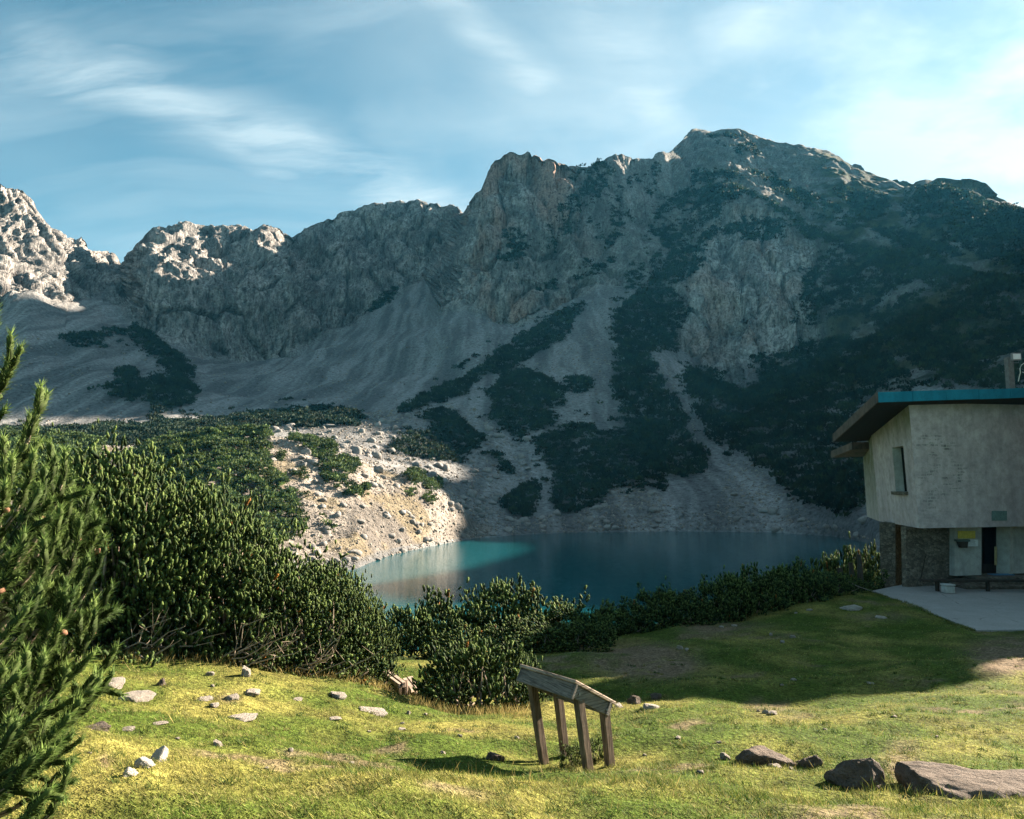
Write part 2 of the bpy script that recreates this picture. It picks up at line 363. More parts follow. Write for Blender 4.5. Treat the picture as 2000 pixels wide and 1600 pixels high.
# broken ground between tower and peak
cliff *= 1-0.45*band(1140, 1330, 30)*(seg >= 6)
scree = np.clip(((seg == 5)*1.0 + (seg == 4)*0.9 + (seg == 3)*0.6), 0, 1)*(1-cliff)
pink = band(890, 1180, 50)*cliff*(seg >= 6) + 0.55*band(1320, 1570, 40)*cliff
lit_left = 1-sstep(590, 640, px0)

# relief
p = P0.copy()
big = fbm(p/70.0, 3, 3)*7.0
wp = p+fbm(p/26., 2, 7)[..., None]*np.array([5., 5., 0])
ribs = fbm(wp*np.array([1/13., 1/13., 1/110.]), 4, 11, 0.55, ridged=True)          # vertical ribs and gullies on the walls
butt = fbm(wp*np.array([1/48., 1/48., 1/170.]), 2, 19, 0.5, ridged=True)
fine = fbm(p*np.array([1/4.4, 1/4.4, 1/26.]), 3, 29, 0.6, ridged=True)
steps = fbm(p*np.array([1/40., 1/40., 1/7.]), 3, 51)
cell = fbm(p/9.0, 3, 71)
crack = np.abs(gnoise(wp*np.array([1/22., 1/22., 1/95.]), 83)); crack = np.exp(-(crack/0.03)**2)
tiny = fbm(p*np.array([1/1.9, 1/1.9, 1/4.5]), 2, 37, 0.6, ridged=True)
disp_c = butt*7.5 + ribs*3.6 + fine*1.2 + tiny*0.35 + steps*0.6 + cell*0.3 - crack*5.5
disp_c = disp_c-disp_c[(seg == 7)].mean()-0.8
disp_s = fbm(p/22., 3, 91)*0.9 + fbm(p/5., 3, 97)*0.22
# gullies running down the talus
disp_s = disp_s + fbm(np.stack([p[..., 0]/9., p[..., 2]*0+1.3, p[..., 1]/120.], -1), 3, 41)*1.5*(seg == 5)
near = np.clip((p[..., 1]-80)/300, 0.08, 1)
disp_f = fbm(p/28., 4, 61, 0.55)*4.5 + fbm(p*np.array([1/34., 1/34., 1/60.]), 3, 63, 0.5, ridged=True)*4.0 + fbm(p/7., 2, 67)*0.8
d = cliff*disp_c + (1-cliff)*np.where(flank+upper > 0, (disp_f*np.clip(flank+upper, 0, 1)+disp_s*(1-np.clip(flank+upper, 0, 1))), disp_s)*near + big*near*np.where(seg >= 5, sstep(0, .3, ss+(seg > 5)), 0)
# normal of the unbroken surface
def normals(P):
    du = np.gradient(P, axis=1); dv = np.gradient(P, axis=0); n = np.cross(du, dv); n /= np.linalg.norm(n, axis=-1, keepdims=True)+1e-9
    return np.where(n[..., 2:3] < 0, -n, n)
N0 = normals(P0)
# keep the measured crest line: fade coarse relief towards the skyline
edge = np.where(seg == 7, 1-0.50*sstep(0.72, 1.0, ss), np.where(seg == 8, 0.50, 1.0))
edge = np.where(seg <= 1, 0.3, edge)
shorefade = np.where(seg == 2, sstep(0, 0.25, ss), np.where(seg <= 1, 0.15, 1.0))
P = P0 + N0*(d*edge*shorefade)[..., None]
P[..., 2] += (seg == 2)*sstep(0, 0.1, ss)*(fbm(p/6., 4, 101, 0.55)*0.9 + fbm(p/25., 2, 103)*1.2)*shorefade
TP = P; TN = normals(P)
tpx, tpy = proj(TP)
slope = 1-np.abs(TN[..., 2])
knoll = ((seg == 2) & (px0 < 960)).astype(float)*sstep(0.02, .12, ss)
def quads(R, C):
    i = np.arange(R*C).reshape(R, C)
    return np.stack([i[:-1, :-1], i[:-1, 1:], i[1:, 1:], i[1:, :-1]], -1).reshape(-1, 4)
def bake_albedo():
    p = P0; w1 = p*np.array([0.09, 0.09, 0.022]); w1 = w1+fbm(w1*0.7, 2, 201)[..., None]*0.5
    n1 = 0.5+0.5*fbm(w1, 5, 211, 0.6); n2 = 0.5+0.5*fbm(p*np.array([0.4, 0.4, 0.13]), 3, 223, 0.6)
    L = lambda a, b, t: np.array(a)*(1-t[..., None])+np.array(b)*t[..., None]
    rock = L((.215, .208, .202), (.49, .458, .43), sstep(.18, .82, n1))
    dk = 0.75*(1-sstep(.30, .52, n2)); rock = rock*(1-dk[..., None])+np.array((.14, .135, .135))*dk[..., None]
    ck = 0.6*crack; rock = rock*(1-ck[..., None])+np.array((.06, .06, .065))*ck[..., None]
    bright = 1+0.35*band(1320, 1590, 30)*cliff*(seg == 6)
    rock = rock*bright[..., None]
    pf = np.clip(pink, 0, 1)*sstep(.42, .72, 0.5+0.5*fbm(p*np.array([.05, .05, .012]), 4, 231))*0.9
    rock = rock*(1-pf[..., None])+np.array((.45, .30, .245))*pf[..., None]
    s1 = 0.5+0.5*fbm(p*np.array([.05, .015, .05]), 4, 241); run = 0.5+0.5*fbm(np.stack([p[..., 0]*.16+fbm(p/40., 2, 245)*.6, p[..., 2]*.012, p[..., 1]*.010], -1), 4, 247, .6)
    scr = L((.175, .178, .182), (.40, .398, .395), np.clip(.45*sstep(.2, .8, s1)+.75*sstep(.30, .72, run)-.12, 0, 1))
    g = L((.030, .050, .032), (.105, .112, .062), sstep(.25, .75, 0.5+0.5*fbm(p*0.12, 4, 251)))
    gm = turf_m*(0.25+0.75*sstep(.32, .58, 0.5+0.5*fbm(p*0.06, 5, 257)))
    col = scr*(1-cliff[..., None])+rock*cliff[..., None]
    col = col*(1-gm[..., None])+g*gm[..., None]
    dt = L((.20, .165, .10), (.34, .285, .19), 0.5+0.5*fbm(p*0.5, 3, 263))
    col = col*np.where(knoll[..., None] > .5, np.array((1.14, 1.02, .90)), 1.0)
    dm = knoll*0.8*sstep(.50, .64, 0.5+0.5*fbm(p*0.085, 4, 269))
    return (0.66+0.12*cliff[..., None])*(col*(1-dm[..., None])+dt*dm[..., None])
turf_m = np.clip(flank*0.9 + upper*0.7*(1-slope) + band(1000, 1330, 40)*(seg == 6)*0.25, 0, 1)
def mat_mountain():
    m, n = newmat('mountain_rock')
    pos = n.pos(); cl = n.attr('cliff'); alb = n.attr('albedo', 0)
    s2 = n.noise(pos, 0.75, 4, 0.8)
    n2 = n.noise(n.map(pos, scale=(0.55, 0.55, 0.10)), 1.0, 4, 0.7)
    f = n.math('MULTIPLY', n.ramp(s2, [(0.34, 0.35), (0.48, 0.90), (0.58, 1.05), (0.72, 1.75)]), n.mix(cl, (1, 1, 1), n.ramp(n2, [(0.36, 0.35), (0.50, 1.0), (0.68, 1.3)])))
    cc = n.n('ShaderNodeVectorMath', operation='SCALE'); n.l(alb, cc.inputs[0]); n.l(f, cc.inputs['Scale'])
    hb = n.math('ADD', n.math('MULTIPLY', n.math('MULTIPLY', n2, cl), 2.6), n.math('MULTIPLY', s2, 0.9))
    n.out(n.principled(cc.outputs[0], 0.95, 0.08, n.bump(hb, 0.8, 1.6))); return m
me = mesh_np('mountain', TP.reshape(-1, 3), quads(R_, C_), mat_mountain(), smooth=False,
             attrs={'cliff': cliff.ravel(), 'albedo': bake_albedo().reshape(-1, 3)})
link('mountain', me, kind='structure', label='grey limestone mountain cirque with scree slopes above the lake')

def mat_lake():
    m, n = newmat('lake_water')
    pos = n.pos()
    w = n.noise(n.map(pos, scale=(0.9, 2.2, 1)), 1.0, 3, 0.5); w2 = n.noise(n.map(pos, scale=(4, 9, 1)), 1.0, 2, 0.5)
    bmp = n.bump(n.math('ADD', w, n.math('MULTIPLY', w2, 0.25)), 0.10, 0.25)
    body = n.principled((0.006, 0.085, 0.105), 0.04, 0.5, bmp, IOR=1.33)
    tr = n.n('ShaderNodeBsdfTransparent'); tr.inputs[0].default_value = (0.55, 0.86, 0.82, 1)
    mx = n.n('ShaderNodeMixShader'); mx.inputs[0].default_value = 0.14; n.l(body, mx.inputs[1]); n.l(tr.outputs[0], mx.inputs[2])
    n.out(mx.outputs[0]); return m
g = np.stack(np.meshgrid(np.linspace(-110, 175, 2), np.linspace(33, 215, 2)), -1).reshape(-1, 2)
V = np.concatenate([g, np.full((4, 1), LAKE_Z)], 1)
link('lake', mesh_np('lake', V, np.array([[0, 1, 3, 2]]), mat_lake()), kind='structure', label='dark teal mountain lake below the scree slope')
print('terrain', time.time()-T0)
# ================================================================== the meadow in front
_g = [(0, 0, -1.65), (-3, 0, -1.55), (3, 0, -1.8), (0, -6, -1.2), (-8, -4, -1.0), (8, -4, -1.8), (-6, 5, -1.75), (10, 6, -2.5),
      (-12, 20, -3.6), (-20, 25, -3.6), (-25, 40, -6.0), (-22, 60, -9.0), (-40, 30, -4), (-10, 31, -6.4), (-10, 40, -8.8), (0, 45, -10.2), (15, 46, -10.2),
      (30, 50, -8.6), (46, 54, -6.5), (-15, 56, -12.0), (0, 60, -13), (20, 64, -13), (40, 66, -11.5), (60, 66, -7), (-40, 75, -10), (0, 85, -16), (40, 85, -15), (80, 80, -8),
      (40, 30, -4.7), (45, 15, -4.0), (30, 5, -2.8), (60, 40, -4.8), (90, 40, -4.5), (90, 0, -3), (-60, 0, -1.5), (-60, 40, -5), (0, -30, -0.5), (60, -30, -2), (-60, -30, -0.5)]
for r in [(100, 1600, 4.1), (700, 1600, 4.3), (1200, 1600, 4.4), (1900, 1600, 4.6), (300, 1500, 5.6), (100, 1420, 7), (210, 1288, 12), (450, 1302, 12.6), (720, 1328, 14.6), (1060, 1490, 8.1), (1195, 1522, 7.6),
          (700, 1450, 8.3), (400, 1400, 8.5), (600, 1372, 10.6), (745, 1372, 16), (800, 1300, 20), (720, 1300, 20), (900, 1392, 14), (1030, 1384, 14), (1250, 1400, 12.5), (1500, 1420, 10.5), (1800, 1400, 11.5), (1990, 1420, 10.2),
          (1450, 1495, 8), (1900, 1570, 5.7), (1640, 1530, 7), (1200, 1352, 16.5), (1400, 1362, 15.5), (1650, 1343, 16), (1930, 1303, 17.3), (1100, 1275, 21), (1300, 1260, 23), (1600, 1203, 28),
          (1200, 1240, 27), (1450, 1202, 30), (1650, 1150, 35), (780, 1292, 24), (950, 1284, 25), (1100, 1272, 24), (1850, 1262, 22.5)]:
    _g.append(tuple(at(*r)))
for px_, py_ in [(1705, 1155), (1905, 1231), (1990, 1190), (1850, 1160)]:
    dx, dy, dz = ray(px_, py_); _g.append((dx/dz*-4.72, dy/dz*-4.72, -4.72))
_g = np.array(_g)
def _tps(r): return np.where(r > 0, r*r*np.log(np.maximum(r, 1e-9)), 0.0)
_n = len(_g); _D = np.hypot(_g[:, None, 0]-_g[None, :, 0], _g[:, None, 1]-_g[None, :, 1])
_K = _tps(_D)+np.eye(_n)*0.8; _Q = np.concatenate([np.ones((_n, 1)), _g[:, :2]], 1)
_S = np.linalg.solve(np.block([[_K, _Q], [_Q.T, np.zeros((3, 3))]]), np.concatenate([_g[:, 2], np.zeros(3)]))
TERR = -4.70                                                # level of the paved terrace before the hut
TP_POLY = []
for px_, py_ in [(1703, 1154), (1790, 1186), (1860, 1213), (1907, 1231)]:
    dx, dy, dz = ray(px_, py_); TP_POLY.append((dx/dz*TERR, dy/dz*TERR))
TP_POLY += [(30.0, 26.0), (34.0, 38.0), (20.2, 37.5)]
def _base(x, y):
    z = _S[_n]+_S[_n+1]*x+_S[_n+2]*y
    for i in range(_n): z = z+_S[i]*_tps(np.hypot(x-_g[i, 0], y-_g[i, 1]))
    return z
def ground(x, y, detail=True):
    x = np.asarray(x, float); y = np.asarray(y, float); z = _base(x, y)
    q = np.stack([x, y, x*0+0.37], -1)
    calm = np.clip(np.hypot(x, y)/4.0, 0.15, 1)
    z = z+calm*(fbm(q/4.2, 2, 301)*0.16+fbm(q/1.3, 3, 311)*0.085*(1 if detail else 0)+fbm(q/.42, 2, 317)*.03)
    bump = np.exp(-((y-(15.9+0.10*(x-6)))/1.3)**2)*sstep(1.5, 4.5, x)       # low rise whose crest still catches the sun
    z = z+bump*0.22
    hut = sstep(3.0, 0.0, np.maximum(np.abs(x-27)-9.5, np.abs(y-34)-7.0))   # level ground under terrace and hut
    z = np.where(inside(x, y, TP_POLY), np.minimum(z, TERR-0.06), z)
    return z*(1-hut)+hut*np.minimum(z, TERR-0.05)
r_ = np.geomspace(3.0, 92, 330); th = np.concatenate([np.linspace(-1.5, -0.68, 30, endpoint=False), np.linspace(-0.68, 0.68, 330), np.linspace(0.68, 1.5, 31)[1:]])
GX = r_[:, None]*np.sin(th)[None]; GY = r_[:, None]*np.cos(th)[None]-5.0
GZ = ground(GX, GY); GP = np.stack([GX, GY, GZ], -1); gpx, gpy = proj(GP)
q = GP*1.0
# bare earth: worn patches, the path off the terrace, scraped spots
def spot(x0, y0, rx, ry): return np.exp(-(((gpx-x0)/rx)**2+((gpy-y0)/ry)**2)**1.5)*(GY > 2)
soil = spot(1255, 1292, 95, 32)*1.7+spot(1975, 1280, 80, 36)*1.6+spot(1390, 1232, 60, 12)*.8+spot(1765, 1500, 40, 50)+spot(205, 1485, 16, 14)+spot(450, 1362, 22, 12)*.8+spot(640, 1535, 26, 12)*.6+spot(1500, 1385, 30, 10)*.7+spot(1550, 1395, 40, 14)*.4+spot(1720, 1205, 60, 9)*.7+spot(1420, 1222, 90, 8)*.6+spot(1330, 1310, 60, 16)*.5
soil = np.clip(soil*(0.85+0.9*fbm(q/0.7, 3, 331)), 0, 1)
soil = np.maximum(soil, sstep(.36, .58, fbm(q/2.6, 4, 337))*0.75*sstep(.0, .3, fbm(q/.5, 2, 339)+.2))
MEADOW_SOIL = soil
dryn = 0.5+0.5*fbm(q/2.2, 4, 341); gn2 = 0.5+0.5*fbm(q/0.45, 3, 347)
L_ = lambda a, b, t: np.array(a)*(1-t[..., None])+np.array(b)*t[..., None]
galb = L_((.078, .120, .020), (.240, .225, .062), sstep(.34, .80, dryn))*(0.35+0.65*gn2)[..., None]
ealb = L_((.105, .075, .045), (.20, .155, .105), 0.5+0.5*fbm(q/.25, 3, 353))
galb = galb*(1-soil[..., None])+ealb*soil[..., None]
def mat_meadow():
    m, n = newmat('meadow_turf'); pos = n.pos()
    f1 = n.noise(pos, 14.0, 3, 0.7); f = n.ramp(f1, [(0.3, 0.30), (0.5, 0.85), (0.72, 1.6)])
    cc = n.n('ShaderNodeVectorMath', operation='SCALE'); n.l(n.attr('albedo', 0), cc.inputs[0]); n.l(f, cc.inputs['Scale'])
    n.out(n.principled(cc.outputs[0], 1.0, 0.05, n.bump(f1, 0.9, 0.07))); return m
me = mesh_np('meadow', GP.reshape(-1, 3), quads(*GX.shape), mat_meadow(), True, {'albedo': galb.reshape(-1, 3)})
link('meadow', me, kind='structure', label='sloping alpine meadow of short yellow-green turf')
def gsample(arr, x, y):
    rr = np.hypot(x, y+5.0); tt = np.arctan2(x, y+5.0)
    i = np.clip(np.round(np.interp(rr, r_, np.arange(len(r_)))).astype(int), 0, len(r_)-1)
    j = np.clip(np.round(np.interp(tt, th, np.arange(len(th)))).astype(int), 0, len(th)-1)
    return arr[i, j]
def on_ground(px, py, y0=3.0, y1=60.0):
    """where the line of sight through (px, py) meets the meadow"""
    Y = np.geomspace(y0, y1, 900); P = at(np.full(900, px), np.full(900, py), Y); g_ = ground(P[:, 0], P[:, 1])
    k = np.argmax(P[:, 2] <= g_); return np.array([P[k, 0], P[k, 1], g_[k]])

# ------------------------------------------------------------------ terrace slab
def mat_concrete():
    m, n = newmat('terrace_concrete'); pos = n.pos()
    f = n.noise(pos, 1.3, 6, 0.65); g_ = n.noise(pos, 22, 3, 0.7)
    ck = n.vor(n.map(pos, scale=(0.32, 0.32, 0.0)), 1.0, 'DISTANCE_TO_EDGE')
    c = n.mix(f, (0.20, 0.195, 0.185), (0.34, 0.33, 0.315)); c = n.mix(n.ramp(g_, [(0.35, 0.4), (0.55, 0.0)]), c, (0.12, 0.12, 0.115))
    c = n.mix(n.math('MULTIPLY', n.ramp(ck, [(0.0, 0.7), (0.010, 0.0)]), n.ramp(f, [(0.5, 0.0), (0.6, 1.0)])), c, (0.05, 0.05, 0.05))
    n.out(n.principled(c, 0.95, 0.15, n.bump(g_, 0.4, 0.02))); return m
mb = MB(); mb.prism([(x, y, TERR-0.30) for x, y in TP_POLY], [(x, y, TERR) for x, y in TP_POLY])
o = link('terrace', mb.mesh('terrace', mat_concrete()), kind='structure', label='worn concrete terrace in front of the hut')

# ------------------------------------------------------------------ grass blades (uncountable: one object)
def mat_blades(name, trans=0.35):
    m, n = newmat(name); c = n.attr('tint', 0)
    b = n.principled(c, 0.75, 0.12)
    t = n.n('ShaderNodeBsdfTranslucent'); n.l(c, t.inputs[0])
    mx = n.n('ShaderNodeMixShader'); mx.inputs[0].default_value = trans; n.l(b, mx.inputs[1]); n.l(t.outputs[0], mx.inputs[2])
    n.out(mx.outputs[0]); return m
GRASS_M = mat_blades('grass_blade', 0.30)
def blades(x, y, z, ln, wd, lean, tint, rng, curl=0.35):
    n = len(x); a = rng.uniform(0, 2*np.pi, n); d = np.stack([np.cos(a), np.sin(a), 0*a], -1)
    s = np.stack([-np.sin(a), np.cos(a), 0*a], -1)*(wd/2)[:, None]
    b = np.stack([x, y, z-0.01], -1); up = np.array([0, 0, 1.0])
    tip = b+up*(ln*(1-0.25*lean))[:, None]+d*(ln*lean)[:, None]; mid = b*.45+tip*.55+up*(ln*0.05)[:, None]-s*.4
    V = np.stack([b-s, b+s, mid, tip], 1).reshape(-1, 3); k = np.arange(n)[:, None]*4
    F = np.concatenate([k+np.array([0, 1, 2]), k+np.array([1, 3, 2])])
    return V, F, np.repeat(tint, 4, 0)
SKIRTS = []
def build_grass():
    rng = np.random.default_rng(11); Vs, Fs, Ts, off = [], [], [], 0
    def emit(x, y, ln, wd, lean, tint):
        nonlocal off
        V, F, T = blades(x, y, ground(x, y), ln, wd, lean, tint, rng); Vs.append(V); Fs.append(F+off); Ts.append(T); off += len(V)
    # short turf, thinning with distance
    n = 190000; Y = 3.4*np.exp(rng.uniform(0, 1, n)**1.05*math.log(34/3.4)); a = rng.uniform(-0.80, 0.80, n); x = a*Y; y = Y
    keep = (rng.uniform(0, 1, n) > gsample(MEADOW_SOIL, x, y)*1.25) & ~inside(x, y, TP_POLY) & (gsample(dryn, x, y)+rng.normal(0, .12, n) > 0.20)
    x, y, Y = x[keep], y[keep], Y[keep]; n = len(x)
    dr = np.clip(gsample(dryn, x, y)+rng.normal(0, .16, n), 0, 1); t = sstep(.33, .85, dr)
    tint = L_((.088, .150, .022), (.320, .300, .078), t)*rng.uniform(.45, 1.5, n)[:, None]
    straw = rng.uniform(0, 1, n) < 0.10; tint[straw] = np.array((.36, .30, .13))*rng.uniform(.7, 1.2, straw.sum())[:, None]
    ln = rng.uniform(.020, .050, n)*(1+0.5*rng.uniform(0, 1, n)**6)*(0.75+0.6*gsample(gn2, x, y)); wd = 0.0034*np.clip(Y/4, 1, 5)
    emit(x, y, ln, wd, rng.uniform(.25, 1.1, n), tint)
    # taller dry stems along the thicket and round the picnic table, and a few in the open
    spots = [(rng.uniform(200, 840, 5200), None), (rng.uniform(640, 900, 4200), None)]
    xs, ys = [], []
    for i in range(5200):
        u = rng.uniform(0, 1); bx = 200+u*560; P_ = at(bx, 1296+u*42+rng.normal(0, 5), 12.2+u*2.6+rng.normal(0, .5)); xs.append(P_[0]); ys.append(P_[1])
    for i in range(1100):
        P_ = at(rng.uniform(650, 850), 1370, rng.uniform(13.2, 19.5)); xs.append(P_[0]); ys.append(P_[1])
    for i in range(1500):
        P_ = at(rng.uniform(800, 1050), 1390, rng.normal(13.0, .35)); xs.append(P_[0]); ys.append(P_[1])
    for i in range(900):
        P_ = at(rng.uniform(50, 1950), 1400, rng.uniform(5.0, 14)); xs.append(P_[0]); ys.append(P_[1])
    x = np.array(xs); y = np.array(ys); n = len(x)
    tint = L_((.20, .17, .05), (.42, .33, .13), rng.uniform(0, 1, n))*rng.uniform(.7, 1.2, n)[:, None]
    emit(x, y, rng.uniform(.07, .24, n)*np.where(np.arange(n) > n-900, .7, 1), np.where(y < 11, .0016, .0035), rng.uniform(.1, .6, n), tint)
    # grass grown up round stones, boulders, post feet and along the slab edge
    xs, ys, hs = [], [], []
    for (sx, sy, sw, sd) in SKIRTS:
        m_ = int(np.clip(sw*420, 14, 260)); a_ = rng.uniform(0, 2*np.pi, m_); k_ = rng.uniform(.88, 1.22, m_)
        xs.append(sx+np.cos(a_)*sw*k_); ys.append(sy+np.sin(a_)*sd*k_); hs.append(np.full(m_, np.clip(.03+sw*.12, .035, .10)))
    for (ax, ay), (bx, by) in zip(TP_POLY[:3], TP_POLY[1:4]):
        m_ = 500; u = rng.uniform(0, 1, m_); nx, ny = -(by-ay), bx-ax; ln_ = math.hypot(nx, ny); o_ = np.abs(rng.normal(0, .10, m_))
        xs.append(ax+(bx-ax)*u+ny*0-(-nx)/ln_*o_*-1*0+nx/ln_*o_*(-1 if nx > 0 else 1)); ys.append(ay+(by-ay)*u-abs(ny)/ln_*o_); hs.append(np.full(m_, .09))
    x = np.concatenate(xs); y = np.concatenate(ys); hh = np.concatenate(hs); n = len(x); tt_ = rng.uniform(0, 1, n)
    emit(x, y, hh*rng.uniform(.5, 1.5, n), .0034*np.clip(y/4, 1, 5), rng.uniform(.2, .9, n), L_((.050, .095, .018), (.24, .22, .075), tt_)*rng.uniform(.5, 1.3, n)[:, None])
    # denser tussocks of longer blades
    nt = 1900; Yc = 3.6*np.exp(rng.uniform(0, 1, nt)*math.log(20/3.6)); xc = rng.uniform(-.78, .78, nt)*Yc; nb = 26
    x = np.repeat(xc, nb)+rng.normal(0, .035, nt*nb)*np.repeat(rng.uniform(.6, 1.8, nt), nb); y = np.repeat(Yc, nb)+rng.normal(0, .035, nt*nb); n = len(x)
    tc = np.repeat(rng.uniform(0, 1, nt), nb); tint = L_((.040, .080, .016), (.20, .19, .062), sstep(.2, .8, tc))*rng.uniform(.5, 1.4, n)[:, None]
    k = ~inside(x, y, TP_POLY); x, y, tint = x[k], y[k], tint[k]; n = len(x)
    emit(x, y, rng.uniform(.035, .085, n), .0036*np.clip(y/4, 1, 4), rng.uniform(.3, 1.2, n), tint)
    return np.concatenate(Vs), np.concatenate(Fs), np.concatenate(Ts)
print('meadow', time.time()-T0)
# ================================================================== the mountain hut
def mat_plaster(name, c0, c1, moss=False, brick=False, scale=1.0):
    m, n = newmat(name); pos = n.pos(); ob = n.obj()
    f = n.noise(pos, 0.9*scale, 6, 0.65); st = n.noise(n.map(pos, scale=(2.2, 2.2, 0.22)), 1.0, 5, 0.6); g_ = n.noise(pos, 26, 3, 0.7)
    c = n.mix(n.ramp(f, [(0.3, 0.0), (0.7, 1.0)]), c0, c1)
    c = n.mix(n.ramp(st, [(0.46, 0.0), (0.72, 0.42)]), c, tuple(v*0.58 for v in c0))
    c = n.mix(n.ramp(n.noise(pos, 2.7, 5, 0.7), [(0.42, 0.0), (0.66, 0.65)]), c, tuple(v*0.66 for v in c0))
    c = n.mix(n.ramp(g_, [(0.30, 0.35), (0.5, 0.0)]), c, tuple(v*0.55 for v in c0))
    if moss:
        mk = n.attr('moss'); mm = n.math('MULTIPLY', mk, n.ramp(n.noise(pos, 1.6, 5, 0.6), [(0.25, 0.35), (0.6, 1.0)]))
        c = n.mix(mm, c, (0.075, 0.095, 0.025))
    if brick:
        bk = n.attr('peel'); br = n.n('ShaderNodeTexBrick'); br.inputs['Scale'].default_value = 1.0
        br.inputs['Brick Width'].default_value = 0.34; br.inputs['Row Height'].default_value = 0.15; br.inputs['Mortar Size'].default_value = 0.022
        br.inputs['Color1'].default_value = (0.07, 0.085, 0.085, 1); br.inputs['Color2'].default_value = (0.045, 0.055, 0.055, 1); br.inputs['Mortar'].default_value = (0.34, 0.33, 0.31, 1)
        n.l(n.map(pos, rot=(math.radians(-90), 0, 0)), br.inputs['Vector'])
        pm = n.math('MULTIPLY', bk, n.ramp(n.noise(n.map(pos, scale=(1.5, 1.5, 3.0)), 1.0, 5, 0.7), [(0.50, 0.0), (0.60, 1.0)]))
        c = n.mix(n.math('MULTIPLY', pm, 0.9), c, br.outputs[0])
    n.out(n.principled(c, 0.95, 0.1, n.bump(n.math('ADD', g_, n.math('MULTIPLY', f, 2)), 0.35, 0.03))); return m
def mat_simple(name, c, rough=0.8, spec=0.2, var=0.35, scale=6.0, stretch=(1, 1, 1), metallic=0.0, bump=0.3):
    m, n = newmat(name); v = n.map(n.obj(), scale=stretch); f = n.noise(v, scale, 5, 0.65)
    cc = n.mix(n.ramp(f, [(0.3, 0.0), (0.7, 1.0)]), tuple(x*(1-var) for x in c), tuple(min(1, x*(1+var)) for x in c))
    n.out(n.principled(cc, rough, spec, n.bump(f, bump, 0.01), Metallic=metallic)); return m
def mat_stonewall():
    m, n = newmat('rubble_masonry'); pos = n.pos()
    f = n.noise(pos, 2.5, 5, 0.65); vc = n.vor(n.map(pos, scale=(1, 1, 1.5)), 6.5, 'F1', 1); e = n.vor(n.map(pos, scale=(1, 1, 1.5)), 6.5, 'DISTANCE_TO_EDGE')
    sp = n.n('ShaderNodeSeparateColor'); n.l(vc, sp.inputs[0])
    c = n.mix(sp.outputs[0], (0.10, 0.088, 0.070), (0.25, 0.215, 0.17)); c = n.mix(n.ramp(f, [(0.35, 0.6), (0.6, 0.0)]), c, (0.08, 0.07, 0.055))
    c = n.mix(n.ramp(e, [(0.0, 0.8), (0.07, 0.0)]), c, (0.06, 0.055, 0.05))
    n.out(n.principled(c, 0.95, 0.1, n.bump(n.math('ADD', n.ramp(e, [(0, 0), (0.12, 1)]), f), 0.8, 0.06))); return m
PLASTER = mat_plaster('hut_plaster', (0.33, 0.285, 0.29), (0.50, 0.435, 0.435), True, True)
PANELW = mat_plaster('white_render', (0.34, 0.345, 0.32), (0.50, 0.50, 0.47))
STONEW = mat_stonewall()
BLUE = mat_plaster('blue_fascia', (0.010, 0.15, 0.235), (0.022, 0.225, 0.33), scale=1.5)
RUSTY = mat_plaster('weathered_fascia', (0.055, 0.055, 0.055), (0.20, 0.145, 0.115), scale=2.0)
DARKW = mat_simple('dark_timber', (0.035, 0.028, 0.022), 0.8, 0.2, 0.5, 5, (1, 1, .1))
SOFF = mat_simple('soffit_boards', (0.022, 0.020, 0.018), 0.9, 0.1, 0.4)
GLASSD = mat_simple('dark_pane', (0.006, 0.008, 0.008), 0.6, 0.02, 0.2)
METAL = mat_simple('grey_metal', (0.22, 0.22, 0.22), 0.5, 0.4, 0.2, metallic=0.6)

hut = link('mountain_hut', None, loc=(18.8, 34.0, TERR), label='two-storey pale plaster hut on stone piers with blue roof edge', cat='hut')
HO = np.array([18.8, 34.0, TERR])
def hpart(name, mb, mat, parent=None, bevel=0.0, **kw):
    me = mb.mesh(name, mat, bevel); me.transform(__import__('mathutils').Matrix.Translation(tuple(-HO)))
    return link(name, me, parent or hut, **kw)
zb = -1.90
def atz(px, py, z): dx, dy, dz = ray(px, py); return np.array([dx/dz*z, dy/dz*z, z])
C1 = atz(1796, 1032, zb); C0 = np.array([C1[0]+14.0, C1[1]+1.6+2.3, zb]); C2 = atz(1717, 1018, zb); C3 = C2+np.array([2.2, 6.0, 0])
def rooftop(x, y): return 3.78 + 0.055*(x-18.8) - 0.135*(y-34.0)*1.0      # underside of the roof plane
F1 = C1[:2]; lean = np.array([-0.30, -0.22])                        # walls lean out slightly towards the eaves
def top(c, k=1.0): q_ = np.array([c[0]+lean[0]*k, c[1]+lean[1]*k]); return np.array([q_[0], q_[1], rooftop(*q_)+0.05])
def wall_grid(A0, B0, A1, B1, nu, nv):
    u = np.linspace(0, 1, nu)[None, :, None]; v = np.linspace(0, 1, nv)[:, None, None]
    return ((A0*(1-u)+B0*u)*(1-v)+(A1*(1-u)+B1*u)*v)
def gridpart(name, G, mat, attrs):
    me = mesh_np(name, (G-HO).reshape(-1, 3), quads(G.shape[0], G.shape[1]), mat, False, attrs)
    return link(name, me, hut)
# front wall
G = wall_grid(C1, C0, top(C1), top(C0, .4), 60, 44); wpx, wpy = proj(G)
peel = np.clip(np.exp(-(((wpx-1825)/38)**2+((wpy-868)/24)**2)**1.4)+np.exp(-(((wpx-1850)/52)**2+((wpy-935)/36)**2)**1.4)+.6*np.exp(-(((wpx-1815)/22)**2+((wpy-990)/22)**2)), 0, 1)
moss = sstep(0.90, 1.0, np.linspace(0, 1, 44))[:, None]*np.ones((1, 60))*0.45
gridpart('front_wall', G, PLASTER, {'peel': peel.ravel(), 'moss': moss.ravel()})
